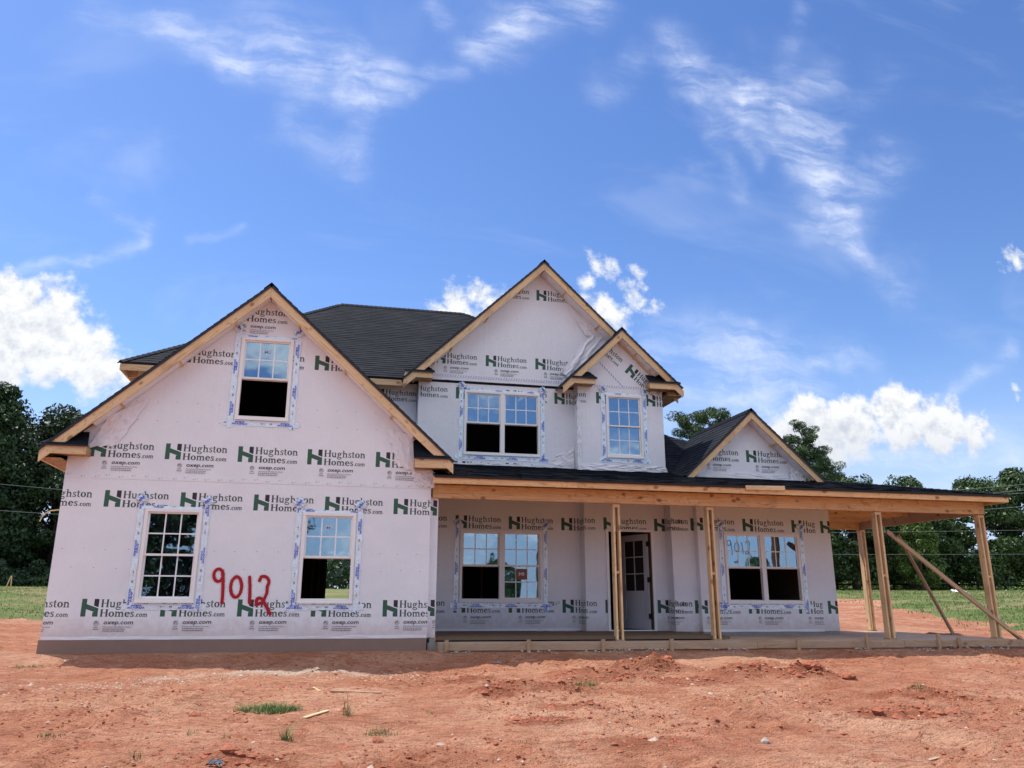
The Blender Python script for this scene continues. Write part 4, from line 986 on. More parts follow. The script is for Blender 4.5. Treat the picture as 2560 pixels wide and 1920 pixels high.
for a, b in zip(bj[:-1], bj[1:]): board('porch_beam', (a+.0015, .11, 2.555), (b-.0015, .11, 2.555), .245, .10, M_BEAM, H)
board('porch_beam', (17.95, .17, 2.555), (17.95, 4.25, 2.555), .245, .09, M_BRACE, H)
board('porch_beam', (15.71, 4.20, 2.555), (17.90, 4.20, 2.555), .245, .09, M_BEAM, H)
for i in range(30):                                                     # rafters over the porch
    x = 6.5+i*.405
    if x > 15.6: break
    board('porch_rafter', (x, -.23, PZ-.10), (x, 2.9 if x < 9.9 else 2.1, PZ-.10+ps*(3.1 if x < 9.9 else 2.3)), .10, .038, M_BEAM, H)
for k in range(4): board('porch_rafter', (18.26, 2.75+k*.45, 2.685), (15.74, 2.75+k*.45, 2.685+ps*2.5), .10, .038, M_BEAM, H)
for k in range(7): board('ceiling_joist', (15.72, 2.3+k*.3, 2.66), (17.9, 2.3+k*.3, 2.66), .11, .038, M_BEAM, H)
s = MB(); s.box((6.22, .17, 2.705), (15.6, 2.1, 2.715)); s.out('porch_ceiling_board', M_OSB, H)

ZS = -.074
def post(x, y, ty):
    p = link('porch_post', None, None, H, Matrix.Translation((x, y, ZS))); p.name = 'porch_post'; WM[p.name] = Matrix.Translation((x, y, ZS))
    b = MB(); b.box((x-.085, y-.085, ZS+.001), (x+.085, y+.085, ZS+.022)); b.out('base_plate', M_BRACE, p)
    for dx in (-.052, .052):
        board('stud', (x+dx, y, ZS+.023), (x+dx, y, 2.36), .14, .038, M_PINE, p, up=(0, 1, 0))
    board('header_block', (x-.072, y, 2.385), (x+.072, y, 2.385), .048, .14, M_PINE, p)
    board('header_block', (x-.072, y, 2.4155), (x+.072, y, 2.4155), .011, .14, M_PINE, p)
    board('spacer_block', (x-.032, y, 1.15), (x+.032, y, 1.15), .05, .10, M_BEAM, p)
    return p
for x, y in ((9.78, .16), (11.72, .16), (15.45, .16), (17.92, .16)): post(x, y, 0)
post(17.92, 4.15, 0)

# --- porch slab
s = MB()
def slab(pts): s.prism([(a, b, -.40) for a, b in pts], [(a, b, ZS) for a, b in pts])
slab([(6.38, -.255), (18.10, -.255), (18.10, 2.16), (6.38, 2.16)]); slab([(6.22, 2.162), (15.30, 2.162), (15.30, 3.2), (6.22, 3.2)]); slab([(15.70, 2.162), (18.10, 2.162), (18.10, 4.35), (15.70, 4.35)])
s.out('porch_slab', M_SLAB, H)

# loose wrap: folds, torn ends
crumple('loose_wrap', (.34, -.012, 3.10), (.80, -.006, 3.15), (1.25, -.006, 4.02), (.62, -.02, 3.66), .05, 1.2, 2.4, seed=2)
crumple('loose_wrap', (5.55, -.006, 3.0), (5.92, -.012, 2.86), (5.86, -.02, 3.55), (5.35, -.006, 3.66), .03, 2.0, 1.0, seed=5)
crumple('loose_wrap', (5.95, -.008, 2.62), (6.26, -.03, 2.60), (6.24, -.02, 2.92), (5.80, -.008, 2.90), .035, 1.5, 1.2, seed=8)
crumple('loose_wrap', (.06, -.004, -.01), (6.19, -.004, .00), (6.19, -.004, .05), (.06, -.004, .05), .012, 9, .3, n=60, seed=1, edge=.004)
crumple('loose_wrap', (9.72, 3.605, 6.02), (10.12, 3.60, 5.74), (11.12, 3.59, 6.98), (10.55, 3.61, 7.02), .075, 2.6, .8, n=36, seed=3)
crumple('loose_wrap', (10.4, 3.61, 7.0), (11.0, 3.60, 7.0), (10.55, 3.60, 7.55), (10.1, 3.61, 7.45), .03, 2.0, 1.4, seed=6)
crumple('loose_wrap', (9.35, 3.61, 3.62), (10.04, 3.59, 3.60), (10.04, 3.60, 4.15), (9.6, 3.615, 3.95), .05, 1.5, 2.2, seed=9)
crumple('loose_wrap', (7.1, 3.615, 3.60), (10.0, 3.60, 3.565), (10.0, 3.61, 3.70), (7.1, 3.615, 3.68), .035, 6, .6, n=50, seed=4)
crumple('loose_wrap', (10.0, 3.24, 3.56), (12.24, 3.24, 3.58), (12.2, 3.25, 3.70), (10.05, 3.25, 3.72), .04, 5, .6, n=50, seed=7)
crumple('loose_wrap', (10.02, 3.24, 3.6), (10.12, 3.24, 3.6), (10.10, 3.25, 5.3), (10.03, 3.25, 5.3), .03, .6, 3.5, n=40, seed=12)
crumple('loose_wrap', (12.30, 2.11, 3.30), (15.15, 2.11, 3.285), (15.0, 2.11, 3.44), (12.5, 2.11, 3.46), .022, 5, .8, n=50, seed=14)
crumple('loose_wrap', (14.75, 2.08, 3.27), (15.18, 2.05, 3.27), (14.95, 2.08, 3.62), (14.75, 2.1, 3.66), .03, 1.5, 1, seed=17)
crumple('loose_wrap', (6.24, 3.615, 5.7), (6.5, 3.60, 5.72), (6.72, 3.61, 6.10), (6.5, 3.61, 6.12), .03, 1.5, 1, seed=18)
crumple('loose_wrap', (6.21, 2.95, -.002), (9.9, 2.95, -.002), (9.9, 2.955, .05), (6.21, 2.955, .05), .012, 7, .3, n=50, seed=19, edge=.004)
crumple('loose_wrap', (12.41, 2.13, -.002), (15.29, 2.13, -.002), (15.29, 2.135, .05), (12.41, 2.135, .05), .012, 6, .3, n=50, seed=23, edge=.004)

# ------------------------------------------------------------------ things on and around the slab
fb = [(6.50, 9.30), (9.302, 12.3), (12.302, 15.4), (15.402, 18.22)]
names_ = ['grey brown form board along slab edge, the leftmost of four', 'form board along slab edge below the open front door', 'form board along slab edge below the right porch window', 'form board along slab edge at the right end of the porch']
for (a, b), l in zip(fb, names_): board('form_board', (a+.003, -.28, -.138), (b-.003, -.28, -.150), .115, .038, M_OLDWOOD, label=l, cat='form board', group='form boards along the porch slab edge')
board('form_board', (18.13, -.25, -.14), (18.13, 4.35, -.12), .11, .036, M_OLDWOOD, label='form board running back along the right end of the slab', cat='form board', group='form boards along the porch slab edge')
for k, (x, t_, l) in enumerate([(6.50, .13, 'wooden stake at the left end of the slab form boards'), (7.94, .10, 'reddish wooden stake below the left porch window'), (9.30, .11, 'wooden stake left of the first porch post, against form board'), (10.60, .09, 'wooden stake between the first two porch posts, against form board'), (13.13, .14, 'pointed wooden stake below the right porch window'), (14.58, .20, 'tall leaning wooden stake left of the third porch post'), (16.15, .19, 'wooden stake standing above form board right of the third post'), (16.60, .12, 'short pointed stake nearest the right end of the form boards')]):
    lean = random.uniform(-.03, .03); b = MB(); y0, y1 = -.345, -.302; w_ = .03; zt = -.02 if t_ < .15 else .05
    b.prism([(x-w_*.2+lean, y0, -.42), (x+w_*.2+lean, y0, -.42), (x+w_, y0, -.22), (x+w_*1.1, y0, zt), (x-w_*1.1, y0, zt-.006), (x-w_, y0, -.22)][::-1], [(x-w_*.2+lean, y1, -.42), (x+w_*.2+lean, y1, -.42), (x+w_, y1, -.22), (x+w_*1.1, y1, zt), (x-w_*1.1, y1, zt-.006), (x-w_, y1, -.22)][::-1])
    b.out('wooden_stake', M_BRACE if k % 2 else M_OLDWOOD, label=l, cat='stake', group='stakes holding the form boards')
board('loose_board', (8.87, 2.72, -.03), (9.12, 2.80, -.03), .085, .038, M_PINE, label='short offcut of pale lumber at the foot of the left porch wall', cat='board')
board('loose_board', (9.10, 2.62, -.03), (9.72, 2.66, -.03), .085, .038, M_PINE, label='longer pale board lying against the left porch wall near the door', cat='board')
board('brace_board', (15.75, .28, 2.05), (18.42, .06, -.10), .10, .038, M_BRACE, up=(0, .3, 1), label='long dark brace board nailed from the third post down to the right corner', cat='brace')
board('brace_board', (18.00, 2.85, 2.20), (18.78, 2.35, -.15), .088, .038, M_BRACE, up=(0, 1, 0), label='thinner brace board leaning down to the mound behind the porch', cat='brace')
board('brace_board', (18.40, -.05, -.12), (18.08, .02, .12), .088, .038, M_PINE, up=(0, 1, .2), label='short pale kicker board at the foot of the corner post', cat='brace')
board('wooden_stake', (18.70, 2.30, -.30), (18.66, 2.32, .06), .05, .03, M_BRACE, up=(0, 1, 0), label='short stake holding the foot of the thinner brace', cat='stake')

def blob(name, x, y, z, r, m, sq=.6, n=2, seed=0, **k):
    import bmesh
    bm = bmesh.new(); bmesh.ops.create_icosphere(bm, subdivisions=n, radius=1)
    rs = random.Random(seed)
    off = [Vector((rs.uniform(-1, 1), rs.uniform(-1, 1), rs.uniform(-1, 1))).normalized() for _ in range(6)]
    for v in bm.verts:
        d = v.co.normalized(); s_ = 1+.5*sum(max(0, d.dot(o)-.5) for o in off)+rs.uniform(-.2, .2)
        v.co = Vector((d.x*r[0]*s_, d.y*r[1]*s_, d.z*r[2]*s_))
    me = bpy.data.meshes.new(name); bm.to_mesh(me); bm.free()
    return link(name, me, m, None, Matrix.Translation((x, y, z)), **k)
# concrete slops under the forms
mb = MB()
def pebble(mb, x, y, z, r, i=0, h=.7):
    k = len(mb.V); a0 = random.random()*6.28; n = 5
    ring_ = [(x+r*random.uniform(.7, 1.15)*math.cos(a0+6.283*j/n), y+r*random.uniform(.7, 1.15)*math.sin(a0+6.283*j/n), z+r*h*random.uniform(-.1, .25)) for j in range(n)]
    mb.V += ring_+[(x+r*random.uniform(-.3, .3), y+r*random.uniform(-.3, .3), z+r*h*random.uniform(.7, 1.1)), (x, y, z-r)]
    for j in range(n): mb.F.append((k+j, k+(j+1) % n, k+n)); mb.F.append((k+(j+1) % n, k+j, k+n+1)); mb.I += [i, i]
for cx, s_ in ((7.9, .35), (8.3, .25), (9.1, .2), (9.6, .3), (10.2, .25), (11.9, .5), (13.3, .25), (14.4, .3), (15.1, .5), (15.7, .35), (16.6, .3), (17.3, .4), (6.7, .3)):
    for _ in range(int(60*s_)): x = random.gauss(cx, s_*.5); y = -.33-abs(random.gauss(0, .07)); pebble(mb, x, y, gz(x, -.6)-.0+random.uniform(0, .05)*(y > -.4), random.uniform(.012, .04), 0)
mb.out('concrete_rubble', M_SPILL, kind='stuff')
# gravel and clay crumbs over the yard
mb = MB(); N = 0
xs = RNG.uniform(-4, 19, 36000); ys = -10.2+RNG.uniform(0, 1, 36000)**1.0*10; cl_ = fbm(xs*.9, ys*1.3, 3, 61)
zz, cc, _ = height(xs, ys)
for x, y, z, c, q_ in zip(xs, ys, zz, cc, cl_):
    gv_ = math.exp(-((y+2.75+.25*math.sin(x*1.3)-(x-4)*.14)/.42)**2)*(1 if x < 5.8 else 0)
    pr = .8*max(0, q_-.38)/.3+.06+.75*c+.9*gv_*(1 if (math.sin(x*2.1)+math.sin(x*5.3+1)) > -.6 else .3)
    if random.random() < pr:
        big = random.random() < .04
        pebble(mb, x, y, z-.003, random.uniform(.009, .024)*(1.9 if big else 1)*(1.7 if c > .3 else 1), 1 if gv_ > .3 and random.random() < .8 or random.random() < .03 else 0)
mb.out('gravel', [M_CLOD, M_STONE], kind='stuff')
for k, (x, y, r_, l) in enumerate([(9.25, -2.30, .09, 'largest lump of red clay on the mound in front of the porch'), (9.62, -2.35, .065, 'lump of red clay right beside the largest one on the mound'), (11.35, -3.55, .09, 'dark red clay lump at the right end of the churned earth'), (11.75, -3.75, .07, 'small shaded clay clod beside the dark lump'), (10.65, -3.20, .06, 'clay clod in the middle of the churned earth')]):
    blob('clay_clod', x, y, gz(x, y)+r_*.25, (r_*1.3, r_, r_*.62), M_CLOD, seed=k+3, n=3, label=l, cat='clod', group='clods of turned clay')
for k, (x, y, r_, m_, l) in enumerate([(2.99, -8.40, .045, M_DARKSTONE, 'dark angular rock at the bottom left of the yard'), (4.95, -6.9, .035, M_CLOD, 'small red rock right of the tall green weed'), (6.3, -9.0, .06, M_DARKSTONE, 'cluster rock of dark clay near the bottom edge of the yard'), (8.3, -7.6, .03, M_SPILL, 'small pale stone on the open clay at right'), (3.2, -5.5, .05, M_CLOD, 'flat reddish stone in the left yard')]):
    blob('rock', x, y, gz(x, y)+r_*.3, (r_*1.3, r_, r_*.7), m_, seed=k+30, n=1, label=l, cat='rock')
def plank(x0, y0, x1, y1, w, t_, m_, l, c='wood scrap'):
    board('wood_scrap', (x0, y0, gz(x0, y0)+t_*.7), (x1, y1, gz(x1, y1)+t_*.7), t_, w, m_, label=l, cat=c)
plank(4.28, -5.75, 4.52, -5.35, .045, .012, M_PINE, 'pale wood splinter beside the green weeds')
plank(4.35, -3.6, 4.43, -3.95, .03, .01, M_PINE, 'thin straw coloured stick in front of the garage')
plank(7.0, -8.62, 7.13, -8.42, .035, .015, M_OLDWOOD, 'short brown stick near the bottom centre of the yard')
plank(4.55, -4.05, 5.15, -4.20, .05, .015, M_OLDWOOD, 'long weathered lath lying in front of the garage window')
plank(9.3, -8.4, 9.42, -8.38, .03, .01, M_OLDWOOD, 'tiny dark stick on the clay at lower right')
for k, (x, y, l, m_) in enumerate([(3.69, -7.87, 'crumpled blue grey plastic scrap on the clay', M_SCRAP), (7.05, -1.9, 'dark scrap of flashing in front of the slab', M_SCRAP)]):
    crumple('plastic_scrap', (x-.06, y-.03, gz(x, y)+.005), (x+.06, y-.02, gz(x, y)+.005), (x+.05, y+.035, gz(x, y)+.015), (x-.04, y+.035, gz(x, y)+.01), .03, 1.3, 1.1, n=10, m=m_, parent=None, out=(0, 0, 1), seed=k)
    o = bpy.data.objects[[o.name for o in bpy.data.objects if o.name.startswith('plastic_scrap')][-1]]; tag(o, None, l, 'plastic scrap')
def tuft(x, y, n, h, spread, l, m_=M_WEED, name='grass_tuft', cat='grass tuft', lean=1.1):
    mb = MB(); z0 = gz(x, y)
    for _ in range(n):
        a = random.random()*6.283; r_ = random.random()**.6*spread; bx, by = x+r_*math.cos(a), y+r_*math.sin(a)*.6
        hh = 1.25*h*random.uniform(.35, 1.1)*(1-.4*(r_/spread)**2); ln = random.uniform(.1, 1)*lean*hh; da = random.random()*6.283; w_ = random.uniform(.002, .005)
        px, py = math.cos(da+1.57)*w_, math.sin(da+1.57)*w_; p = []
        for k in range(4):
            f = k/3; p.append((bx+math.cos(da)*ln*f*f, by+math.sin(da)*ln*f*f, z0-.01+hh*(f-.15*f*f), 1-f*.9))
        for k in range(3):
            a_, b_ = p[k], p[k+1]; mb.poly([(a_[0]-px*a_[3], a_[1]-py*a_[3], a_[2]), (a_[0]+px*a_[3], a_[1]+py*a_[3], a_[2]), (b_[0]+px*b_[3], b_[1]+py*b_[3], b_[2]), (b_[0]-px*b_[3], b_[1]-py*b_[3], b_[2])])
    return mb.out(name, m_, label=l, cat=cat)
for a in [(3.90, -5.20, 1300, .11, .36, 'widest patch of short green grass on the clay, left of centre'), (4.16, -6.80, 40, .19, .06, 'upright green weed clump in front of the 9012 number'), (4.72, -5.55, 26, .25, .06, 'tall broad bladed weed right of the green patch'), (5.0, -6.55, 70, .10, .16, 'sparse brownish green tuft near lower centre left'), (3.05, -7.45, 14, .13, .06, 'thin spindly weed at lower left'), (3.35, -6.6, 12, .09, .05, 'small green sprout left of the weeds'), (8.50, -8.95, 300, .12, .2, 'dense grass tuft at the bottom edge right of centre'), (6.3, -9.35, 40, .07, .12, 'low tuft at the bottom edge near the centre'), (3.65, -6.75, 10, .08, .05, 'tiny sprig of weed beside the spindly weed'), (4.35, -3.75, 50, .05, .12, 'tiny grass patch close to the garage'), (2.2, -6.6, 60, .045, .12, 'low grey green weed at the left edge of the yard'), (.5, -1.6, 160, .06, .3, 'dusty green weed patch near the garage corner'), (5.3, -8.9, 26, .09, .06, 'weed sprig at the bottom edge left of centre'), (7.7, -4.3, 90, .09, .2, 'faded green weeds at the left of the clay mound'), (11.7, -5.3, 60, .08, .15, 'weed tuft right of the shallow rut')]:
    tuft(*a)
for x, y, n_, h_, l in [(1.3, -5.2, 14, .06, 'faint sprout in the left yard beyond the flat stone'), (2.4, -8.3, 30, .05, 'low weed near the lower left corner'), (5.6, -5.6, 24, .08, 'brownish weed between the tufts and the churned earth'), (6.2, -7.4, 20, .07, 'small weed in the middle of the open clay'), (4.0, -8.2, 18, .07, 'weed beside the blue grey plastic scrap'), (7.6, -6.9, 16, .06, 'small weed left of the pale stone'), (9.2, -5.6, 34, .07, 'weed at the near edge of the shallow rut'), (12.4, -7.2, 20, .07, 'weed on the bare clay at far right'), (-1.2, -2.9, 90, .06, 'green weeds at the left edge beyond the gravel')]:
    tuft(x, y, n_, h_, .10, l)
tuft(5.95, -8.95, 3, .42, .01, 'single tall dry stem at the bottom centre', M_DRY, 'dry_stem', 'stem', .05)
tuft(9.7, -7.8, 3, .22, .02, 'short dry stalk on the open clay at right', M_DRY, 'dry_stem', 'stem', .3)
tuft(4.05, -1.0, 7, .20, .05, 'dry twig sticking up in front of the garage wall', M_DRY, 'dry_stem', 'stem', .5)

# meadow grass (nobody could count it)
def meadow(name, xs, ys, hh):
    n = len(xs); z, _, _ = height(xs, ys); a = RNG.uniform(0, 6.283, n); w = RNG.uniform(.012, .03, n); h = hh*RNG.uniform(.4, 1.15, n); ln = RNG.normal(0, .35, (n, 2))*h[:, None]
    V = np.zeros((n, 3, 3), np.float32)
    V[:, 0] = np.stack([xs-np.cos(a)*w, ys-np.sin(a)*w, z-.02], -1); V[:, 1] = np.stack([xs+np.cos(a)*w, ys+np.sin(a)*w, z-.02], -1); V[:, 2] = np.stack([xs+ln[:, 0], ys+ln[:, 1], z+h], -1)
    me = tri_mesh(name, V.reshape(-1, 3), np.arange(3*n).reshape(n, 3)); link(name, me, M_GRASS, kind='stuff')
def tri_mesh(name, V, F):
    k = F.shape[1]; me = bpy.data.meshes.new(name); me.vertices.add(len(V)); me.vertices.foreach_set('co', np.asarray(V, np.float32).ravel()); me.loops.add(F.size); me.loops.foreach_set('vertex_index', F.astype(np.int32).ravel())
    me.polygons.add(len(F)); me.polygons.foreach_set('loop_start', np.arange(0, F.size, k, dtype=np.int32)); me.polygons.foreach_set('loop_total', np.full(len(F), k, np.int32)); me.update(calc_edges=True); return me
n = 120000; xs = RNG.uniform(19, 66, n); ys = RNG.uniform(-2, 46, n)
keep = (xs-np.maximum(21.9+(ys-3.8)*.452, 20.5)+fbm(xs*.25, ys*.25, 3, 37)*5-2.5 > RNG.uniform(-1.2, 1.2, n)) & (fbm(xs*.35, ys*.6, 4, 77) > .42)
meadow('grass', xs[keep], ys[keep], .085)
n = 26000; xs = RNG.uniform(-34, 0, n); ys = RNG.uniform(12.5, 44, n); keep = ys > 13.5+fbm(xs*.3, ys*.3, 3, 31)*3-1.5
meadow('grass', xs[keep], ys[keep], .075)

# ------------------------------------------------------------------ trees
def leaf_cloud(centres, radii, per, size, seed, aspect=.55, droop=0.):
    r = np.random.default_rng(seed); n = len(centres)*per
    c = np.repeat(np.array(centres), per, 0); rr = np.repeat(np.array(radii), per, 0)
    d = r.normal(size=(n, 3)); d /= np.linalg.norm(d, axis=1, keepdims=True); rad = r.uniform(.45, 1.08, n)**.6
    p = c+d*rr*rad[:, None]
    nrm = d+r.normal(size=(n, 3))*.9; nrm[:, 2] += .35; nrm /= np.linalg.norm(nrm, axis=1, keepdims=True)
    t = np.cross(nrm, r.normal(size=(n, 3))); t /= np.linalg.norm(t, axis=1, keepdims=True); b = np.cross(nrm, t)
    s = size*r.uniform(.6, 1.35, n)[:, None]
    V = np.stack([p-t*s, p-b*s*aspect, p+t*s, p+b*s*aspect+nrm*s*.25], 1).reshape(-1, 3)
    return V, np.arange(4*n).reshape(n, 4)
def limb(mb, a, b, ra, rb, n=7):
    a, b = Vector(a), Vector(b); d = (b-a).normalized(); u = d.orthogonal().normalized(); v = d.cross(u)
    mb.prism([a+(u*math.cos(6.283*i/n)+v*math.sin(6.283*i/n))*ra for i in range(n)], [b+(u*math.cos(6.283*i/n)+v*math.sin(6.283*i/n))*rb for i in range(n)])
def make_tree(kind, seed):
    r = random.Random(seed); mb = MB(); C = []; Rr = []
    if kind == 'broad':
        h = 14; limb(mb, (0, 0, -.3), (.2, .1, 4.5), .34, .24); limb(mb, (.2, .1, 4.5), (.1, -.1, 10), .24, .1)
        for k in range(9):
            a = k*2.4; z0 = 3.2+k*.75; e = (math.cos(a)*r.uniform(2.2, 3.8), math.sin(a)*r.uniform(2.2, 3.8), z0+r.uniform(1.5, 2.8)); limb(mb, (.15, 0, z0), e, .13, .04, 5)
        for k in range(95):
            z = r.uniform(1.2, h-.6); f = (z-1)/(h-1); w = 4.3*math.sin(math.pi*min(1, .18+f*.80))**.7*(1-.25*f); a = r.random()*6.283; q = w*r.uniform(.45, 1.0)
            s_ = r.uniform(.65, 1.35); C.append((math.cos(a)*q, math.sin(a)*q, z)); Rr.append((s_*1.2, s_*1.2, s_*.72))
        V, F = leaf_cloud(C, Rr, 260, .155, seed); lm = M_LEAF_D
    elif kind == 'ever':
        h = 10.5; limb(mb, (0, 0, -.3), (0, 0, 3.2), .38, .3); limb(mb, (0, 0, 3.2), (.1, 0, 9), .3, .06)
        for k in range(10): a = k*2.4; z0 = 1.5+k*.6; limb(mb, (0, 0, z0), (math.cos(a)*3, math.sin(a)*3, z0+.7), .1, .03, 5)
        for k in range(105):
            z = r.uniform(1.3, h-.4); f = (z-1.)/(h-1); w = 4.2*(1-f**2.1)**.6*(.82+.18*min(1, f*4)); a = r.random()*6.283; q = w*r.uniform(.55, 1.0)
            s_ = r.uniform(.55, 1.15); C.append((math.cos(a)*q, math.sin(a)*q, z)); Rr.append((s_*1.15, s_*1.15, s_*.75))
        V, F = leaf_cloud(C, Rr, 230, .15, seed, .5); lm = M_LEAF_E
    elif kind == 'pine':
        h = 15; limb(mb, (0, 0, -.3), (.15, 0, 8), .26, .18); limb(mb, (.15, 0, 8), (0, .1, h-.5), .18, .05)
        for k in range(36):
            a = k*2.4; z0 = h-.4-(k/36)**.9*9.0; L = .7+3.1*((h-z0)/9.5)**.7*r.uniform(.7, 1.1); e = (math.cos(a)*L, math.sin(a)*L, z0+r.uniform(.1, .9)); limb(mb, (.05, 0, z0-.2), e, .06, .02, 5)
            for j in range(4):
                f = .45+.2*j+r.uniform(-.06, .06); s_ = r.uniform(.38, .62); C.append((e[0]*f+r.uniform(-.25, .25), e[1]*f+r.uniform(-.25, .25), z0+(e[2]-z0)*f+.12)); Rr.append((s_*1.15, s_*1.15, s_*.7))
        V, F = leaf_cloud(C, Rr, 150, .17, seed, .13); lm = M_NEEDLE
    elif kind == 'shrub':
        for k in range(40): a = r.random()*6.283; q = 1.7*r.random()**.5; s_ = r.uniform(.3, .6); C.append((math.cos(a)*q, math.sin(a)*q, r.uniform(.2, 1.5)*(1-q/2.6))); Rr.append((s_, s_, s_*.8))
        limb(mb, (0, 0, -.2), (0, 0, 1.0), .06, .03, 5)
        V, F = leaf_cloud(C, Rr, 160, .09, seed); lm = M_LEAF_D
    elif kind == 'vine':
        h = 9
        limb(mb, (0, 0, -.3), (0, 0, 6), .2, .1)
        for k in range(60):
            z = r.uniform(1., h-.3); f = z/h; w = 1.7*(1-f**3)**.6; a = r.random()*6.283; s_ = r.uniform(.4, .8); C.append((math.cos(a)*w, math.sin(a)*w, z)); Rr.append((s_, s_, s_))
        V, F = leaf_cloud(C, Rr, 230, .12, seed, .6); lm = M_LEAF_L
    return tri_mesh('crown', V, F), mesh('trunk', mb.V, mb.F), lm
PROTO = {}
def tree(kind, var, x, y, s, rot, label, group, name, cat='tree', sz=None):
    if (kind, var) not in PROTO: 
        c, t_, lm = make_tree(kind, 100*var+len(kind)*7+3); c.materials.append(lm); t_.materials.append(M_BARK); PROTO[(kind, var)] = (c, t_)
    c, t_ = PROTO[(kind, var)]
    Mx = Matrix.Translation((x, y, gz(x, y)-.05)) @ Matrix.Rotation(rot, 4, 'Z') @ Matrix.Diagonal((s, s, (sz or s), 1))
    e = link(name, None, None, None, Mx, None, label, cat, group)
    link('crown', c, None, e, Mx); link('trunk', t_, None, e, Mx)
LT = [(-19.5, 47, 1.02, 'tall dark tree at the far left edge of the picture'), (-14.8, 50, .96, 'dark tree second from the left edge'), (-10.5, 51, .93, 'lacy dark tree whose crown shows above the garage roof edge'), (-24, 50, 1.0, 'dark tree just outside the left tree wall, partly cut off'), (-17, 56, 1.0, 'dark tree behind the leftmost pair of trees'), (-5.5, 53, .82, 'dark tree mostly hidden behind the left rake'), (-12.5, 58, .9, 'dark tree in the second row behind the garage'), (-22, 58, 1.05, 'dark tree in the second row at the far left')]
for k, (x, y, s_, l) in enumerate(LT): tree('broad', k % 3, x, y, s_*.98, k*1.3, l, 'dark trees left of the house', 'broadleaf_tree')
for k in range(9): tree('shrub', k % 2, -25+k*2.6, 45+(k % 3), 1.15+.2*(k % 2), k, 'dark shrub in the hedge under the left trees, number %s from the left' % ['one', 'two', 'three', 'four', 'five', 'six', 'seven', 'eight', 'nine'][k], 'shrubs under the left trees', 'shrub', 'shrub')
RT = [(37.5, 43, .92, 'dark evergreen tree close behind the porch rear post'), (43.5, 48, .95, 'evergreen tree between the rear post and the crossed braces'), (50.5, 51, 1.0, 'evergreen tree seen behind the crossing of the braces'), (57, 52, 1.02, 'evergreen tree with the rounded top above the porch roof end'), (63.5, 50, 1.0, 'evergreen tree behind the corner post'), (69.0, 50, 1.10, 'tall evergreen tree at the right edge of the picture'), (76, 53, 1.08, 'evergreen tree beyond the right edge, partly cut off'), (47, 57, .95, 'evergreen tree in the second row behind the rear post'), (60.5, 60, 1.02, 'evergreen tree in the second row behind the corner post'), (33.5, 48, .95, 'evergreen tree half hidden by the corner of the wing wall')]
for k, (x, y, s_, l) in enumerate(RT): tree('ever', k % 3, x, y, s_, k*2.1, l, 'evergreen trees behind the fence', 'evergreen_tree')
tree('vine', 0, 53.6, 46.5, .78, 0, 'bright green vine covered tree between the dark evergreens', 'evergreen trees behind the fence', 'vine_covered_tree')
PT = [(35.8, 51, 1.03, 'pine showing just right of the upper floor wall'), (38.9, 52, 1.06, 'pine rising above the porch gable ridge'), (44.0, 47, .90, 'full pine right of the porch gable peak'), (48.3, 52, .84, 'lower pine right of the full one, touching the porch roof line'), (41.6, 58, .95, 'pine in the second row behind the porch gable')]
for k, (x, y, s_, l) in enumerate(PT): tree('pine', k % 3, x, y, s_, k*1.7+.4, l, 'pines behind the house', 'pine_tree')
# trees across the way behind the viewer: they show only in the window glass
BT = [(-9, -46, .8, 'broad'), (-3, -50, 1.2, 'broad'), (13, -62, .65, 'broad'), (21, -60, .6, 'ever'), (30, -58, .62, 'ever'), (38, -64, .7, 'broad'), (-17, -48, .75, 'broad'), (5, -64, .6, 'ever'), (48, -60, .66, 'ever'), (57, -58, .8, 'broad'), (-26, -52, .9, 'ever')]
for k, (x, y, s_, kd) in enumerate(BT): tree(kd, k % 3, x, y, s_, k*1.1, 'roadside tree mirrored in the window glass, number %s of eleven from the left' % ['one','two','three','four','five','six','seven','eight','nine','ten','eleven'][k], 'mirrored trees across the way', 'roadside_tree')
mb = MB()
# undergrowth behind the evergreens so daylight shows only in gaps
n = 5200; xs = RNG.uniform(26, 84, n); ys = RNG.uniform(56, 62, n)
cs = [(x, y, gz(x, y)+RNG.uniform(0, 1.2)) for x, y in zip(xs[:330], ys[:330])]
V, F = leaf_cloud(cs, [(.9, .6, .55)]*len(cs), 60, .16, 5); link('undergrowth', tri_mesh('undergrowth', V, F), M_LEAF_L, kind='stuff')

# far wooded skyline all round the field (a mass too far off to count)
V0 = []; F0 = []
cs = []; rr = []
for k in range(420):
    a = R(-78+156*k/420); d_ = 190+RNG.uniform(-14, 14); x, y = 4+math.sin(a)*d_, -14+math.cos(a)*d_
    for z in (1.5, 4, 6.5): cs.append((x+RNG.uniform(-2, 2), y+RNG.uniform(-2, 2), gz(x, y)+z)); rr.append((3.2, 3.2, 2.4))
V, F = leaf_cloud(cs, rr, 45, .75, 9); link('woods', tri_mesh('woods', V, F), M_LEAF_D, kind='stuff')

# fence behind the lawn on the right
pts = [(x, 57-.10*(x-30)) for x in np.arange(26, 92, 2.8)]
F_ = empty('paddock_fence', (pts[0][0], pts[0][1], gz(*pts[0])), 'low dark post and rail fence behind the lawn under the evergreens', 'fence')
for k, (x, y) in enumerate(pts):
    z = gz(x, y); b = MB(); b.box((x-.07, y-.07, z-.2), (x+.07, y+.07, z+1.35)); b.out('post', M_FENCE, F_)
    if k+1 < len(pts):
        x2, y2 = pts[k+1]; z2 = gz(x2, y2)
        for hh in (.35, .8, 1.22): board('rail', (x, y-.09, z+hh), (x2, y2-.09, z2+hh), .13, .03, M_FENCE, F_)

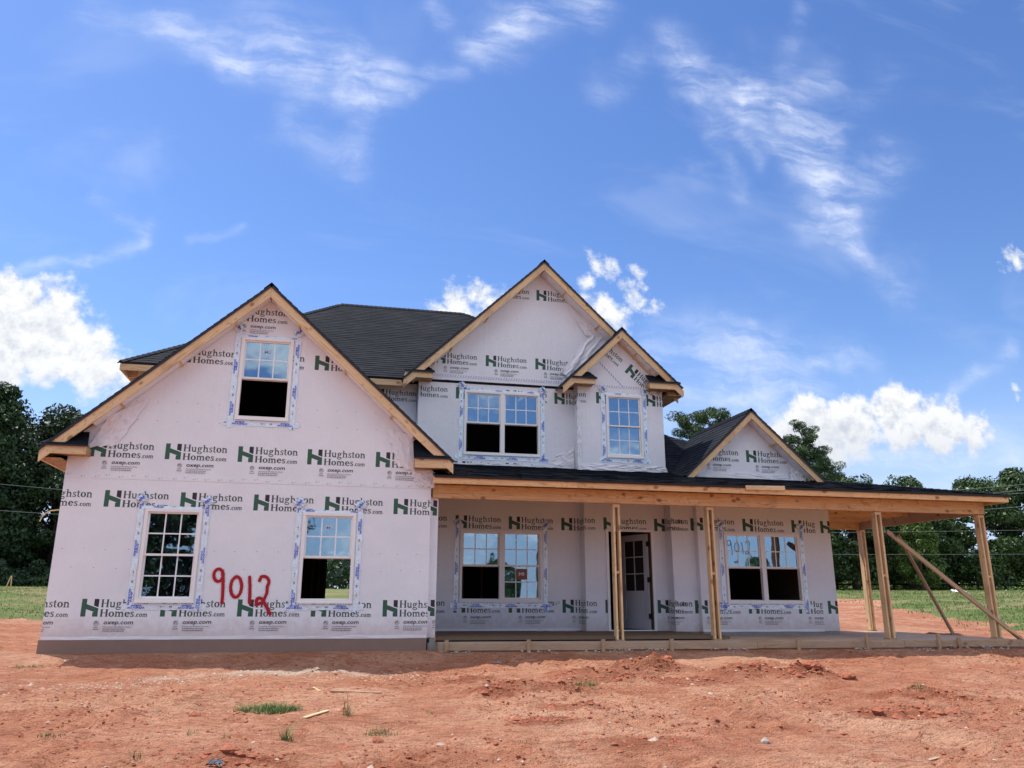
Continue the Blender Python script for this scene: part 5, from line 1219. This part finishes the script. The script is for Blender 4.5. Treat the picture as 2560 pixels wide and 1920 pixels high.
# power lines
def cable(p0, p1, sag, label, r_=.011, m_=M_WIRE, name='power_line', cat='cable', grp='power lines crossing behind the house'):
    mb = MB(); p0, p1 = Vector(p0), Vector(p1); n = 24; P = [p0.lerp(p1, i/n)-Vector((0, 0, sag*4*(i/n)*(1-i/n))) for i in range(n+1)]
    for a, b in zip(P[:-1], P[1:]): limb(mb, a, b, r_, r_, 5)
    mb.out(name, m_, label=label, cat=cat, group=grp)
cable((-60, 40, 10.4), (-3, 42, 6.7), .1, 'upper power line crossing the dark trees at left')
cable((-60, 40, 8.0), (-3, 42, 5.3), .1, 'lower power line crossing the dark trees at left')
cable((38, 40, 3.9), (75, 40, 4.6), .05, 'lowest power line behind the brace boards at right')
cable((38, 40, 5.45), (75, 40, 6.7), .05, 'power line across the evergreens just below the porch beam')
cable((49, 41, 8.75), (75, 38, 11.4), .05, 'topmost of the power lines right of the porch roof', .015)
cable((52, 41, 8.6), (75, 38, 11.0), .05, 'second power line right of the porch roof', .015)
cable((54, 41, 8.7), (75, 38, 10.4), .05, 'third power line right of the porch roof', .015)
cable((52, 41, 7.4), (75, 38, 9.5), .05, 'power line leaving just below the end of the porch fascia', .015)
# yellow cable curling out of the side of the garage
mb = MB(); P = [(.04, .8, 2.09), (-.10, .8, 2.115), (-.22, .8, 2.115), (-.33, .8, 2.10), (-.41, .8, 2.05), (-.455, .8, 1.98), (-.475, .8, 1.91)]
for a, b in zip(P[:-1], P[1:]): limb(mb, a, b, .011, .011, 7)
mb.out('yellow_cable', M_HOSE, label='yellow cable curling out of the left garage wall', cat='cable')
# survey stake in the left field, litter on the lawn
x, y = -11.6, 33.; z = gz(x, y)
e = empty('survey_stake', (x, y, z), 'small pale wooden marker stakes leaning together in the left field', 'stake')
board('leg', (x-.18, y, z-.1), (x+.05, y, z+.75), .05, .04, M_PINE, e, up=(0, 1, 0)); board('leg', (x+.12, y, z-.1), (x+.08, y, z+.72), .05, .04, M_PINE, e, up=(0, 1, 0))
for k, (x, y, s_, l) in enumerate([(38.5, 25, .42, 'white litter lying on the lawn behind the porch'), (52, 36, .3, 'small white scrap on the lawn at the far right')]):
    z = gz(x, y)+.05; crumple('litter', (x-s_, y-.15, z), (x+s_, y-.15, z), (x+s_*.8, y+.2, z+.12), (x-s_*.7, y+.2, z+.08), .12, 1.3, 1.1, n=8, m=M_LITTER, parent=None, out=(0, 0, 1), seed=k)
for o in bpy.data.objects:
    if o.name.startswith('litter'):
        tag(o, None, 'white litter lying on the lawn behind the porch' if o.name == 'litter' else 'small white scrap on the lawn at the far right', 'litter')
